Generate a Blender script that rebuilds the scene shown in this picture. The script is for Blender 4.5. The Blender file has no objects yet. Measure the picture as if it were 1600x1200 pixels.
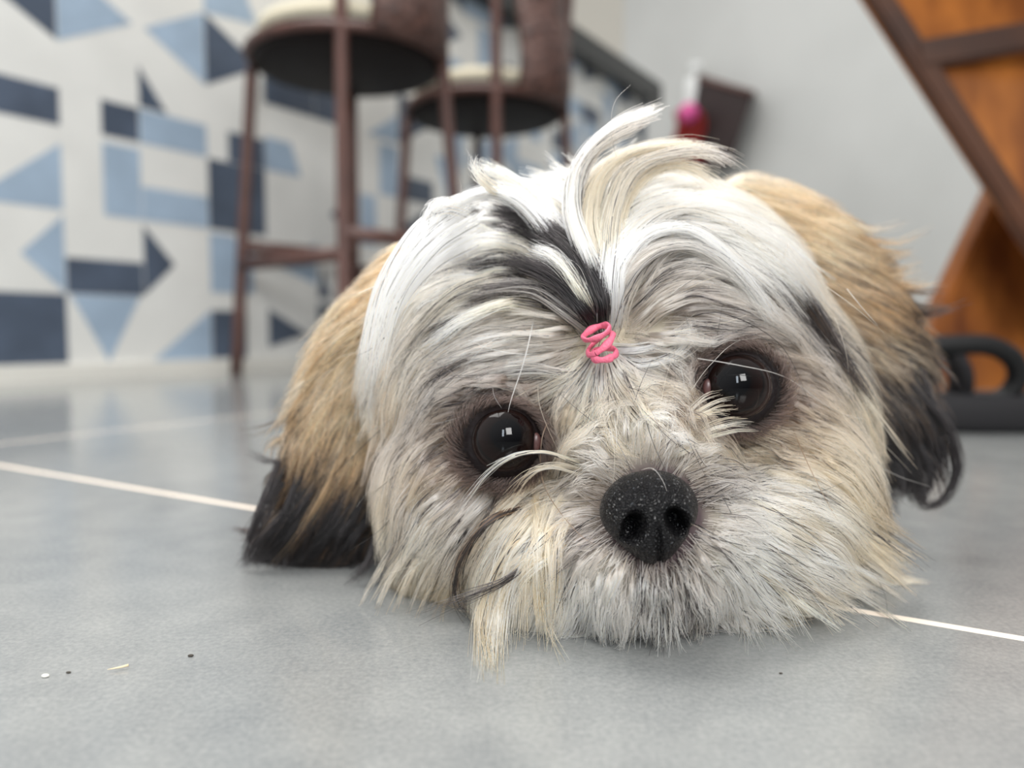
import bpy, bmesh, math, random
import numpy as np
from mathutils import Vector, Matrix, Quaternion
from mathutils.bvhtree import BVHTree

random.seed(7)
rng = np.random.default_rng(11)
scene = bpy.context.scene
COL = scene.collection

# ------------------------------------------------------------------ camera, world, light, exposure
FPX = 1209.0
CAM_H = 0.08
PITCH = math.atan((600 - 521) / FPX)
cam_d = bpy.data.cameras.new('camera')
cam = bpy.data.objects.new('camera', cam_d)
COL.objects.link(cam)
cam.location = (0, 0, CAM_H)
cam.rotation_euler = (math.pi / 2 - PITCH, 0, 0)
cam_d.sensor_width = 36
cam_d.lens = 36 * FPX / 1600
cam_d.clip_start = 0.01
cam_d.dof.use_dof = True
cam_d.dof.focus_distance = 0.197
cam_d.dof.aperture_fstop = 6.8
scene.camera = cam

scene.view_settings.view_transform = 'Standard'
scene.view_settings.look = 'None'
scene.view_settings.gamma = 1
scene.view_settings.use_curve_mapping = False
scene.view_settings.exposure = -0.13
scene.cycles.max_bounces = 12
scene.cycles.transparent_max_bounces = 6
scene.cycles.use_denoising = True
scene.cycles_curves.shape = 'RIBBONS'
scene.cycles_curves.subdivisions = 2

w = bpy.data.worlds.new('world')
scene.world = w
w.use_nodes = True
bgn = w.node_tree.nodes['Background']
bgn.inputs[0].default_value = (0.992, 0.996, 1.0, 1)
_wn = w.node_tree.nodes; _wl = w.node_tree.links
_tc = _wn.new('ShaderNodeTexCoord'); _vd = _wn.new('ShaderNodeVectorMath'); _vd.operation = 'DOT_PRODUCT'
_vd.inputs[1].default_value = Vector((-0.50, 0.42, 0.76)).normalized()
_mr = _wn.new('ShaderNodeMapRange'); _mr.inputs[1].default_value = -0.75; _mr.inputs[2].default_value = 0.8
_mr.inputs[3].default_value = 0.10; _mr.inputs[4].default_value = 1.45        # bright upper left, dim behind the camera
_wl.new(_tc.outputs['Generated'], _vd.inputs[0]); _wl.new(_vd.outputs['Value'], _mr.inputs[0]); _wl.new(_mr.outputs[0], bgn.inputs[1])


def area(name, loc, target, sx, sy, power, col):
    l = bpy.data.lights.new(name, 'AREA')
    l.shape = 'RECTANGLE'; l.size = sx; l.size_y = sy; l.energy = power; l.color = col
    o = bpy.data.objects.new(name, l); COL.objects.link(o)
    o.location = loc
    o.rotation_euler = (Vector(target) - Vector(loc)).to_track_quat('-Z', 'Y').to_euler()
    return o


area('window_light_pane', (0.42, -1.20, 0.96), (0.02, 0.2, 0.05), 0.50, 0.62, 28, (1.0, 0.99, 0.97))
area('window_light_pane.001', (-0.10, -1.30, 0.80), (0.02, 0.2, 0.05), 0.16, 0.62, 8, (0.80, 0.90, 1.0))
area('skylight', (-0.55, 0.75, 2.3), (0.02, 0.3, 0.1), 1.5, 1.2, 54, (1.0, 0.98, 0.95))
area('skylight.001', (0.3, 2.2, 2.6), (0.1, 3.0, 0.4), 2.0, 1.2, 14, (1.0, 0.98, 0.95))

# ------------------------------------------------------------------ pixel helpers
fwd = Vector((0, math.cos(PITCH), -math.sin(PITCH)))
upv = Vector((0, math.sin(PITCH), math.cos(PITCH)))
rgt = Vector((1, 0, 0))
CAM = Vector((0, 0, CAM_H))
nF, nU, nR, nC = map(np.array, (fwd, upv, rgt, CAM))


def P(x, y, d):
    """world point that photo pixel (x, y) shows at depth d"""
    return CAM + fwd * d + rgt * ((x - 800) / FPX * d) + upv * ((600 - y) / FPX * d)


def proj(A):
    V = A - nC
    d = V @ nF
    dd = np.maximum(d, 1e-3)
    return 800 + (V @ nR) / dd * FPX, 600 - (V @ nU) / dd * FPX, d


def lin(c):
    r = []
    for v in c[:3]:
        v = v / 255.0
        r.append(v / 12.92 if v <= 0.04045 else ((v + 0.055) / 1.055) ** 2.4)
    return tuple(r)


# ------------------------------------------------------------------ object helpers
def tag(o, label=None, cat=None, group=None, kind=None):
    if label: o['label'] = label
    if cat: o['category'] = cat
    if group: o['group'] = group
    if kind: o['kind'] = kind
    return o


def empty(name, loc=(0, 0, 0)):
    o = bpy.data.objects.new(name, None)
    COL.objects.link(o); o.location = loc
    o.empty_display_size = 0.02
    return o


def link(name, me, mats, parent=None, smooth=True):
    """link a mesh whose vertices are in world space"""
    if not isinstance(mats, (list, tuple)): mats = [mats]
    for m in mats: me.materials.append(m)
    if smooth:
        me.polygons.foreach_set('use_smooth', [True] * len(me.polygons))
    o = bpy.data.objects.new(name, me)
    COL.objects.link(o)
    if parent is not None:
        o.parent = parent
        o.matrix_parent_inverse = parent_inv(parent)
    return o


def parent_inv(p):
    # parts keep world-space vertices; a part's own world matrix is the identity already
    return Matrix.Translation(p.location).inverted() if p.parent is None else Matrix.Identity(4)


def bm_obj(name, bm, mats, parent=None, smooth=False, bevel=0):
    if bevel:
        bmesh.ops.bevel(bm, geom=bm.edges[:], offset=bevel, segments=2, affect='EDGES', clamp_overlap=True)
    bmesh.ops.recalc_face_normals(bm, faces=bm.faces[:])
    me = bpy.data.meshes.new(name); bm.to_mesh(me); bm.free()
    return link(name, me, mats, parent, smooth)


def add_hull(bm, corners):
    """box from 8 corners: 4 bottom then 4 top, same winding"""
    v = [bm.verts.new(c) for c in corners]
    for f in ((0, 1, 2, 3), (7, 6, 5, 4), (0, 4, 5, 1), (1, 5, 6, 2), (2, 6, 7, 3), (3, 7, 4, 0)):
        bm.faces.new([v[i] for i in f])


def add_box(bm, c, s, rot=0.0, M=None):
    hx, hy, hz = s[0] / 2, s[1] / 2, s[2] / 2
    R = M if M is not None else Matrix.Rotation(rot, 3, 'Z')
    pts = [(-hx, -hy, -hz), (hx, -hy, -hz), (hx, hy, -hz), (-hx, hy, -hz), (-hx, -hy, hz), (hx, -hy, hz), (hx, hy, hz), (-hx, hy, hz)]
    add_hull(bm, [Vector(c) + R @ Vector(p) for p in pts])


def add_tube(bm, pts, rad, seg=10, cap=True, flat=1.0):
    pts = [Vector(p) for p in pts]
    n = len(pts)
    rr = rad if hasattr(rad, '__len__') else [rad] * n
    rings = []
    ref = None
    for i, p in enumerate(pts):
        t = (pts[min(i + 1, n - 1)] - pts[max(i - 1, 0)]).normalized()
        if ref is None:
            ref = Vector((0, 0, 1)) if abs(t.z) < 0.8 else Vector((1, 0, 0))
        a = (ref - t * ref.dot(t)).normalized(); ref = a
        b = t.cross(a)
        rings.append([bm.verts.new(p + (a * math.cos(q) * flat + b * math.sin(q)) * rr[i]) for q in [2 * math.pi * k / seg for k in range(seg)]])
    for i in range(n - 1):
        for k in range(seg):
            bm.faces.new((rings[i][k], rings[i][(k + 1) % seg], rings[i + 1][(k + 1) % seg], rings[i + 1][k]))
    if cap:
        bm.faces.new(rings[0][::-1]); bm.faces.new(rings[-1])


def add_lathe(bm, c, prof, seg=40):
    """prof: list of (radius, z) going up; closed at ends with r=0"""
    c = Vector(c); rings = []
    for r, z in prof:
        if r < 1e-6: rings.append([bm.verts.new(c + Vector((0, 0, z)))])
        else: rings.append([bm.verts.new(c + Vector((r * math.cos(2 * math.pi * k / seg), r * math.sin(2 * math.pi * k / seg), z))) for k in range(seg)])
    for a, b in zip(rings, rings[1:]):
        for k in range(seg):
            k2 = (k + 1) % seg
            if len(a) == 1: bm.faces.new((a[0], b[k2], b[k]))
            elif len(b) == 1: bm.faces.new((a[k], a[k2], b[0]))
            else: bm.faces.new((a[k], a[k2], b[k2], b[k]))


def smooth_path(pts, n):
    """Catmull-Rom through pts"""
    pts = np.array(pts, float)
    q = np.vstack([2 * pts[0] - pts[1], pts, 2 * pts[-1] - pts[-2]])
    m = len(pts) - 1
    out = []
    for t in np.linspace(0, m - 1e-6, n):
        i = int(t); f = t - i
        a, b, c, d = q[i], q[i + 1], q[i + 2], q[i + 3]
        out.append(0.5 * ((2 * b) + (-a + c) * f + (2 * a - 5 * b + 4 * c - d) * f * f + (-a + 3 * b - 3 * c + d) * f ** 3))
    return np.array(out)


# ------------------------------------------------------------------ materials
def mat(name, rgb, rough=0.5, spec=0.5, metal=0.0, noise=0.0, nscale=20, bump=0.0, bscale=200, rgb2=None, coat=0, stretch=None, sss=0):
    m = bpy.data.materials.new(name); m.use_nodes = True
    nt = m.node_tree; b = nt.nodes['Principled BSDF']
    b.inputs['Base Color'].default_value = (*lin(rgb), 1)
    b.inputs['Roughness'].default_value = rough
    b.inputs['Specular IOR Level'].default_value = spec
    b.inputs['Metallic'].default_value = metal
    b.inputs['Coat Weight'].default_value = coat
    if sss:
        b.inputs['Subsurface Weight'].default_value = sss
    tc = nt.nodes.new('ShaderNodeTexCoord')
    src = tc.outputs['Object']
    if stretch:
        mp = nt.nodes.new('ShaderNodeMapping'); mp.inputs['Scale'].default_value = stretch[:3]
        if len(stretch) > 3: mp.inputs['Rotation'].default_value = (0, stretch[3], 0)
        nt.links.new(src, mp.inputs[0]); src = mp.outputs[0]
    if noise or rgb2:
        n = nt.nodes.new('ShaderNodeTexNoise'); n.inputs['Scale'].default_value = nscale; n.inputs['Detail'].default_value = 6
        nt.links.new(src, n.inputs['Vector'])
        cr = nt.nodes.new('ShaderNodeValToRGB')
        c2 = rgb2 or tuple(max(0, v * (1 - noise)) for v in rgb)
        cr.color_ramp.elements[0].position = 0.35; cr.color_ramp.elements[1].position = 0.68
        cr.color_ramp.elements[0].color = (*lin(c2), 1); cr.color_ramp.elements[1].color = (*lin(rgb), 1)
        nt.links.new(n.outputs['Fac'], cr.inputs['Fac']); nt.links.new(cr.outputs['Color'], b.inputs['Base Color'])
    if bump:
        n2 = nt.nodes.new('ShaderNodeTexNoise'); n2.inputs['Scale'].default_value = bscale; n2.inputs['Detail'].default_value = 4
        nt.links.new(src, n2.inputs['Vector'])
        bp = nt.nodes.new('ShaderNodeBump'); bp.inputs['Strength'].default_value = bump; bp.inputs['Distance'].default_value = 0.002
        nt.links.new(n2.outputs['Fac'], bp.inputs['Height']); nt.links.new(bp.outputs['Normal'], b.inputs['Normal'])
    return m


M_wallgrey = mat('painted_wall_grey', (206, 207, 204), 0.85, 0.2, noise=0.03, nscale=3)
M_wallbeige = mat('painted_wall_beige', (206, 202, 192), 0.85, 0.2)
M_twhite = mat('tile_white', (226, 226, 222), 0.35, 0.5, noise=0.03, nscale=12)
M_tlight = mat('tile_light_blue', (166, 186, 206), 0.35, 0.5, noise=0.08, nscale=14)
M_tdark = mat('tile_slate_blue', (84, 96, 114), 0.35, 0.5, noise=0.15, nscale=14)
M_base = mat('baseboard_white', (224, 222, 214), 0.5)
M_brown = mat('brown_painted_metal', (98, 66, 58), 0.42, 0.5, noise=0.15, nscale=30)
M_seat = mat('dark_seat', (20, 13, 12), 0.6, 0.2)
M_cush = mat('cream_cushion', (214, 206, 184), 0.9, 0.2)
M_granite = mat('black_granite', (30, 31, 31), 0.25, 0.5)
M_wood = mat('stained_wood', (178, 108, 46), 0.42, 0.5, rgb2=(104, 54, 22), nscale=5, stretch=(3, 1, 1.2, 0.6), coat=0.2)
M_wood_d = mat('stained_wood_dark', (92, 54, 30), 0.5, 0.5, rgb2=(58, 32, 18), nscale=8)  # rail wood; also the painted shade along the plank edge
M_black = mat('black_rubber', (9, 9, 10), 0.55, 0.4)
M_sole = mat('charcoal_foam', (34, 33, 35), 0.7, 0.3)
M_pink = mat('pink_plastic', (226, 92, 160), 0.4)
M_red = mat('red_cloth', (168, 52, 48), 0.8)
M_white = mat('white_plastic', (232, 234, 232), 0.3)
M_basket = mat('dark_basket', (52, 34, 32), 0.6, noise=0.4, nscale=60)
M_elastic = mat('pink_elastic', (218, 104, 130), 0.5, 0.5, bump=0.3, bscale=900)
M_straw = mat('straw', (226, 206, 168), 0.7)
M_crumb = mat('crumb', (235, 232, 222), 0.7)
M_speck = mat('dark_speck', (60, 55, 48), 0.8)


def wicker_mat():
    m = bpy.data.materials.new('brown_wicker'); m.use_nodes = True
    nt = m.node_tree; b = nt.nodes['Principled BSDF']; b.inputs['Roughness'].default_value = 0.5
    tc = nt.nodes.new('ShaderNodeTexCoord')
    wv = nt.nodes.new('ShaderNodeTexVoronoi'); wv.inputs['Scale'].default_value = 60
    nt.links.new(tc.outputs['Object'], wv.inputs['Vector'])
    cr = nt.nodes.new('ShaderNodeValToRGB')
    cr.color_ramp.elements[0].color = (*lin((112, 80, 70)), 1); cr.color_ramp.elements[1].color = (*lin((44, 28, 26)), 1)
    nt.links.new(wv.outputs['Distance'], cr.inputs['Fac']); nt.links.new(cr.outputs['Color'], b.inputs['Base Color'])
    bp = nt.nodes.new('ShaderNodeBump'); bp.inputs['Distance'].default_value = 0.004
    nt.links.new(wv.outputs['Distance'], bp.inputs['Height']); nt.links.new(bp.outputs['Normal'], b.inputs['Normal'])
    return m


M_wicker = wicker_mat()

# floor tile material: grout grid in world space, mottled cement look
U0 = Vector((0.857, -0.515)).normalized()
V0 = Vector((-U0.y, U0.x))
G0 = Vector((-0.306, 0.463))


def floor_mat():
    m = bpy.data.materials.new('grey_porcelain_tile'); m.use_nodes = True
    nt = m.node_tree; b = nt.nodes['Principled BSDF']; N = nt.nodes.new; L = nt.links.new
    tc = N('ShaderNodeTexCoord')

    def math_(op, a, c=None):
        n = N('ShaderNodeMath'); n.operation = op
        if isinstance(a, (int, float)): n.inputs[0].default_value = a
        else: L(a, n.inputs[0])
        if c is not None:
            if isinstance(c, (int, float)): n.inputs[1].default_value = c
            else: L(c, n.inputs[1])
        return n.outputs[0]
    sep = N('ShaderNodeSeparateXYZ'); L(tc.outputs['Object'], sep.inputs[0])
    x = math_('SUBTRACT', sep.outputs[0], G0.x); y = math_('SUBTRACT', sep.outputs[1], G0.y)
    u = math_('ADD', math_('MULTIPLY', x, U0.x), math_('MULTIPLY', y, U0.y))
    v = math_('ADD', math_('MULTIPLY', x, V0.x), math_('MULTIPLY', y, V0.y))

    def linemask(c, off, period, half):
        k = math_('ADD', math_('SUBTRACT', c, off), period * 50 + period / 2)
        k = math_('SUBTRACT', math_('MODULO', k, period), period / 2)
        return math_('LESS_THAN', math_('ABSOLUTE', k), half)
    g = math_('MAXIMUM', linemask(u, -0.107, 1.2, 0.0014), linemask(v, 0.0, 1.2, 0.0019))
    n1 = N('ShaderNodeTexNoise'); n1.inputs['Scale'].default_value = 5.5; n1.inputs['Detail'].default_value = 5
    L(tc.outputs['Object'], n1.inputs['Vector'])
    n2 = N('ShaderNodeTexNoise'); n2.inputs['Scale'].default_value = 700; n2.inputs['Detail'].default_value = 4; n2.inputs['Roughness'].default_value = 0.7
    L(tc.outputs['Object'], n2.inputs['Vector'])
    n3 = N('ShaderNodeTexNoise'); n3.inputs['Scale'].default_value = 60; n3.inputs['Detail'].default_value = 6
    L(tc.outputs['Object'], n3.inputs['Vector'])
    cr = N('ShaderNodeValToRGB')
    cr.color_ramp.elements[0].position = 0.36; cr.color_ramp.elements[1].position = 0.64
    cr.color_ramp.elements[0].color = (*lin((112, 115, 116)), 1); cr.color_ramp.elements[1].color = (*lin((153, 154, 151)), 1)
    s = math_('ADD', math_('MULTIPLY', n1.outputs['Fac'], 0.42), math_('ADD', math_('MULTIPLY', n2.outputs['Fac'], 0.40), math_('MULTIPLY', n3.outputs['Fac'], 0.18)))
    L(s, cr.inputs['Fac'])
    mx = N('ShaderNodeMix'); mx.data_type = 'RGBA'
    L(g, mx.inputs['Factor']); L(cr.outputs['Color'], mx.inputs[6]); mx.inputs[7].default_value = (*lin((232, 218, 202)), 1)
    L(mx.outputs[2], b.inputs['Base Color'])
    rg = math_('ADD', math_('MULTIPLY', n1.outputs['Fac'], 0.08), 0.09)
    L(math_('MAXIMUM', rg, math_('MULTIPLY', g, 0.9)), b.inputs['Roughness'])
    bp = N('ShaderNodeBump'); bp.inputs['Strength'].default_value = 0.10; bp.inputs['Distance'].default_value = 0.0004
    L(math_('SUBTRACT', n2.outputs['Fac'], math_('MULTIPLY', g, 1.0)), bp.inputs['Height']); L(bp.outputs['Normal'], b.inputs['Normal'])
    return m


# ------------------------------------------------------------------ the room
bm = bmesh.new()
add_hull(bm, [(-3, -3, -0.03), (4, -3, -0.03), (4, 5.4, -0.03), (-3, 5.4, -0.03), (-3, -3, 0), (4, -3, 0), (4, 5.4, 0), (-3, 5.4, 0)])
tag(bm_obj('floor', bm, floor_mat()), 'grey cement-look porcelain floor with cream grout lines', kind='structure')

# tiled bar front: plane from W0 along WD
W0 = Vector((-0.807, 1.22, 0)); WD = Vector((0.227, 0.34, 0)).normalized()
WN = Vector((WD.y, -WD.x, 0))            # towards the camera
TS = 0.138; T0 = 0.105                  # tile size, first column boundary


def wp(s, z, o=0.0):
    return W0 + WD * s + WN * o + Vector((0, 0, z))


bm = bmesh.new()
S_A, S_B, Z_T = T0 - 6 * TS, 2.45, 1.02
add_hull(bm, [wp(S_A, 0, -0.1), wp(S_B, 0, -0.1), wp(S_B, 0, 0), wp(S_A, 0, 0), wp(S_A, Z_T, -0.1), wp(S_B, Z_T, -0.1), wp(S_B, Z_T, 0), wp(S_A, Z_T, 0)])
for f in bm.faces: f.material_index = 0
TRI_L = [(0, 0), (0.95, 0.5), (0, 1)]     # base on the left edge
TRI_R = [(1, 0), (1, 1), (0.1, 0.5)]
BAND = [(0, 0), (1, 0), (1, 0.44), (0, 0.44)]
FULL = [(0, 0), (1, 0), (1, 1), (0, 1)]
DOWN = [(0.04, 1), (0.5, 0.02), (0.94, 1)]
HALF = [(0.5, 0), (1, 0), (1, 0.92), (0.5, 0.92)]
LHALF = [(0, 0.05), (0.5, 0.05), (0.5, 1), (0, 1)]
QRT = [(0.5, 0), (1, 0), (1, 0.44), (0.5, 0.44)]
DIAG = [(0, 0), (1, 0), (1, 0.8)]
DIAG2 = [(0.1, 0), (1, 0), (1, 0.85)]
D, L_ = 2, 1
tiles = {
    (0, 0): [(FULL, D)], (0, 1): [([(1, 0), (1, 0.95), (0.5, 0.45)], L_)], (0, 2): [(DIAG, L_)], (0, 3): [(BAND, D), ([(0, 0.46), (0.3, 0.46), (0, 0.75)], L_)], (0, 4): [(TRI_R, D)], (0, 5): [(BAND, L_)],
    (1, 0): [(DOWN, L_)], (1, 1): [(BAND, D)], (1, 2): [(HALF, L_)], (1, 3): [(QRT, D)], (1, 4): [(TRI_L, L_)], (1, 5): [([(0.6, 0.1), (1, 0), (1, 0.5), (0.4, 0.5)], D)],
    (2, 0): [(DIAG2, L_)], (2, 1): [([(0, 0.02), (0.45, 0.45), (0, 0.95)], D)], (2, 2): [(BAND, L_)], (2, 3): [(BAND, L_), ([(0, 0.48), (0.4, 0.46), (0, 1)], D)], (2, 4): [(TRI_R, L_)], (2, 5): [([(0, 0), (0.4, 0.3), (0, 0.5)], D)],
    (3, 0): [([(0, 0), (0.6, 0), (0.6, 0.85), (0, 0.85)], D)], (3, 1): [([(0, 0.1), (0.75, 0.1), (0.75, 0.75), (0.35, 0.95), (0, 0.95)], L_)], (3, 2): [(FULL, D)], (3, 3): [([(0.35, 0), (1, 0), (1, 0.44), (0.35, 0.44)], D)], (3, 4): [(TRI_L, D)], (3, 5): [([(0, 0), (0.9, 0.1), (0.5, 0.95), (0, 0.95)], L_)],
    (4, 0): [([(0, 0.3), (0.8, 0.5), (0, 0.9)], D)], (4, 1): [([(0.1, 0.6), (1, 0.3), (1, 1)], L_)], (4, 2): [], (4, 3): [([(0, 0), (0.7, 0), (0.5, 0.5), (0, 0.5)], L_)], (4, 4): [(FULL, D)],
    (5, 0): [(FULL, D)], (5, 1): [([(0, 0.1), (0.3, 0.1), (0.1, 0.6)], D)], (5, 2): [([(0.9, 0.05), (0.9, 0.95), (0.3, 0.5)], D)], (5, 3): [], (5, 4): [([(0, 0), (0.5, 0), (0.5, 0.9), (0, 0.9)], D)],
    (6, 2): [([(0, 0.05), (0.4, 0.05), (0.4, 0.95), (0, 0.95)], L_)], (6, 4): [([(0.2, 0), (1, 0), (1, 0.5)], L_)],
}
r2 = random.Random(5)
opts = [[(TRI_L, D)], [(TRI_R, L_)], [(BAND, D)], [(DIAG, L_)], [(QRT, D)], [(HALF, L_)], [(DOWN, L_)], [(TRI_R, D)], [(BAND, L_)]]
nc = int((S_B - T0) / TS) + 1
for c in range(-5, nc + 1):
    for r in range(0, 8):
        pat = tiles.get((c, r)) if (c, r) in tiles else r2.choice(opts)
        for k, (poly, mi) in enumerate(pat):
            vs = []
            for (a, b_) in poly:
                s = T0 + (c - 1 + 0.006 + 0.988 * a) * TS
                z = 0.147 + (r - 1 + 0.006 + 0.988 * b_) * TS
                s = min(s, S_B - 0.002); z = max(min(z, Z_T - 0.002), 0.03)
                vs.append(wp(s, z, 0.0006 + 0.0002 * k))
            if len({(round(v.x, 5), round(v.y, 5), round(v.z, 5)) for v in vs}) < len(vs): continue
            f = bm.faces.new([bm.verts.new(v) for v in vs]); f.material_index = mi
me = bpy.data.meshes.new('wall_left'); bm.to_mesh(me); bm.free()
link('wall_left', me, [M_twhite, M_tlight, M_tdark], smooth=False)['kind'] = 'structure'
bpy.data.objects['wall_left']['label'] = 'bar front covered in white, pale blue and slate geometric patchwork tiles'

bm = bmesh.new()
add_hull(bm, [wp(S_A, 0, 0), wp(S_B, 0, 0), wp(S_B, 0, 0.012), wp(S_A, 0, 0.012), wp(S_A, 0.027, 0), wp(S_B, 0.027, 0), wp(S_B, 0.027, 0.012), wp(S_A, 0.027, 0.012)])
tag(bm_obj('baseboard_left', bm, M_base), 'low white skirting strip along the tiled bar front', kind='structure')

bm = bmesh.new()
ZC = Z_T; Z_T = Z_T + 0.0005
add_hull(bm, [wp(S_A, Z_T, -0.35), wp(S_B + 0.05, Z_T, -0.35), wp(S_B + 0.05, Z_T, 0.05), wp(S_A, Z_T, 0.05), wp(S_A, Z_T + 0.09, -0.35), wp(S_B + 0.05, Z_T + 0.09, -0.35), wp(S_B + 0.05, Z_T + 0.09, 0.05), wp(S_A, Z_T + 0.09, 0.05)])
tag(bm_obj('countertop', bm, M_granite, bevel=0.005), 'black stone countertop overhanging the tiled bar front', 'countertop')

# painted walls behind
CX = (970 - 800) / FPX * 4.2
bm = bmesh.new()
add_hull(bm, [(-3, 4.2, 0), (CX, 4.2, 0), (CX, 4.3, 0), (-3, 4.3, 0), (-3, 4.2, 2.6), (CX, 4.2, 2.6), (CX, 4.3, 2.6), (-3, 4.3, 2.6)])
tag(bm_obj('wall_back', bm, M_wallbeige), 'plain beige painted wall beyond the bar', kind='structure')
EX, EY = 2.3, 2.3
wd = Vector((EX - CX, EY - 4.2, 0)).normalized(); wn = Vector((-wd.y, wd.x, 0))


def rw(t, z, o=0.0):
    return Vector((CX, 4.2, z)) + wd * t - wn * o


bm = bmesh.new()
LW = (Vector((EX, EY)) - Vector((CX, 4.2))).length
add_hull(bm, [rw(0, 0), rw(LW, 0), rw(LW, 0, -0.1), rw(0, 0, -0.1), rw(0, 2.6), rw(LW, 2.6), rw(LW, 2.6, -0.1), rw(0, 2.6, -0.1)])
tag(bm_obj('wall_right', bm, M_wallgrey), 'plain light grey painted wall on the right', kind='structure')


# ------------------------------------------------------------------ bar stools
def make_stool(dx, dy, label):
    SH = 0.60
    fl, nl, nr = Vector((-0.502, 1.53, 0)), Vector((-0.289, 1.345, 0)), Vector((-0.131, 1.515, 0))
    fr = fl + nr - nl
    off = Vector((dx, dy, 0))
    fl, nl, nr, fr = fl + off, nl + off, nr + off, fr + off
    c = (fl + nr) / 2
    root = empty('bar_stool', c)
    tag(root, label, 'bar stool', 'brown bar stools along the tiled bar')
    bm = bmesh.new()
    R = 0.178
    add_lathe(bm, c, [(0, SH - 0.02), (R - 0.02, SH - 0.02), (R - 0.006, SH - 0.016), (R, SH - 0.004), (R, SH + 0.012), (R - 0.008, SH + 0.02), (0, SH + 0.02)], 48)
    bm_obj('seat', bm, M_seat, root, True)
    bm = bmesh.new()
    add_lathe(bm, c, [(0, SH + 0.02), (R - 0.022, SH + 0.021), (R - 0.012, SH + 0.034), (R - 0.016, SH + 0.052), (R - 0.05, SH + 0.06), (0, SH + 0.062)], 48)
    bm_obj('cushion', bm, M_cush, root, True)
    bm = bmesh.new()
    pts = [c + Vector(((R + 0.004) * math.cos(a), (R + 0.004) * math.sin(a), SH)) for a in np.linspace(0, 2 * math.pi, 49)]
    add_tube(bm, pts, 0.009, 8, cap=False)
    bm_obj('seat_ring', bm, M_brown, root, True)
    foot = {}
    for p, top in ((fl, SH - 0.01), (nl, 1.0), (nr, 1.0), (fr, SH - 0.01)):
        out = (p - c).normalized()
        ft = p + out * 0.045
        foot[tuple(p)] = ft
        path = [ft, p + out * 0.02 + Vector((0, 0, SH * 0.55)), p + Vector((0, 0, SH - 0.01))]
        if top > SH:
            path += [p + out * 0.004 + Vector((0, 0, 0.8)), p + out * 0.02 + Vector((0, 0, top))]
        bm = bmesh.new(); add_tube(bm, smooth_path(path, 14), 0.0115, 12)
        bm_obj('leg', bm, M_brown, root, True)
    ring = [fl, nl, nr, fr]
    for a, b_, h in zip(ring, ring[1:] + ring[:1], (0.215, 0.25, 0.215, 0.25)):
        fa, fb = foot[tuple(a)], foot[tuple(b_)]
        k = h / SH
        pa, pb = fa.lerp(a, k) + Vector((0, 0, h)), fb.lerp(b_, k) + Vector((0, 0, h))
        bm = bmesh.new(); add_tube(bm, [pa, pb], 0.013, 10)
        bm_obj('footrest_rail', bm, M_brown, root, True)
    # wicker back between the two near posts, bowed outwards
    out = ((nl + nr) / 2 - c).normalized()
    bm = bmesh.new(); grid = {}
    for i in range(15):
        t = 0.16 + 0.84 * i / 14
        for j in range(9):
            z = SH - 0.01 + 0.39 * j / 8
            bow = 0.068 * math.sin(math.pi * t) + 0.01 * math.sin(j)
            base = nl.lerp(nr, t) + out * bow
            for k, o_ in ((0, -0.007), (1, 0.007)):
                grid[i, j, k] = bm.verts.new(base + out * o_ + Vector((0, 0, z)))
    for i in range(14):
        for j in range(8):
            bm.faces.new((grid[i, j, 1], grid[i + 1, j, 1], grid[i + 1, j + 1, 1], grid[i, j + 1, 1]))
            bm.faces.new((grid[i, j, 0], grid[i, j + 1, 0], grid[i + 1, j + 1, 0], grid[i + 1, j, 0]))
    for i in range(14):
        for j in (0, 8):
            bm.faces.new((grid[i, j, 0], grid[i + 1, j, 0], grid[i + 1, j, 1], grid[i, j, 1]))
    for j in range(8):
        for i in (0, 14):
            bm.faces.new((grid[i, j, 0], grid[i, j + 1, 0], grid[i, j + 1, 1], grid[i, j, 1]))
    bm_obj('backrest', bm, M_wicker, root, True)
    bm = bmesh.new()
    add_tube(bm, smooth_path([nl + Vector((0, 0, SH + 0.4)), nl.lerp(nr, 0.5) + out * 0.055 + Vector((0, 0, SH + 0.4)), nr + Vector((0, 0, SH + 0.4))], 12), 0.011, 10)
    bm_obj('back_rail', bm, M_brown, root, True)
    return root


make_stool(0, 0, 'brown bar stool nearer the camera, cream cushion, full legs and footrest showing')
make_stool(0.255, 0.34, 'brown bar stool further along the bar, seen through the nearer stool and above the dog')

# ------------------------------------------------------------------ wall basket with things in it
BD = 3.55


def wallpt(px, py, off):
    """point on wall_right plane (offset into the room) shown by that pixel"""
    dirv = (P(px, py, 1.0) - CAM)
    n = Vector((-wd.y, wd.x, 0)); p0 = rw(0, 0, off)
    t = (p0 - CAM).dot(n) / dirv.dot(n)
    return CAM + dirv * t


basket = empty('wall_basket', wallpt(1120, 240, 0.0))
tag(basket, 'dark brown woven basket mounted on the grey wall, wider at the top', 'basket')
bm = bmesh.new()
inn = 0.002
tl, tr, br_, bl = (1092, 120), (1178, 146), (1140, 262), (1068, 262)
outl = [bl, br_, tr, tl]
vb = [[bm.verts.new(wallpt(x, y, inn)) for x, y in outl], [bm.verts.new(wallpt(x, y, 0.13)) for x, y in outl]]
bm.faces.new(vb[0]); bm.faces.new((vb[0][0], vb[1][0], vb[1][1], vb[0][1])); bm.faces.new((vb[0][1], vb[1][1], vb[1][2], vb[0][2]))
bm.faces.new((vb[0][3], vb[1][3], vb[1][0], vb[0][0])); bm.faces.new(vb[1][::-1])
bm_obj('basket_body', bm, M_basket, basket)
bm = bmesh.new()
loop = [wallpt(1092, 120, 0.005), wallpt(1178, 146, 0.005), wallpt(1176, 148, 0.13), wallpt(1092, 122, 0.13), wallpt(1092, 120, 0.005)]
add_tube(bm, loop, 0.012, 8)
bm_obj('rim', bm, M_brown, basket, True)
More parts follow.
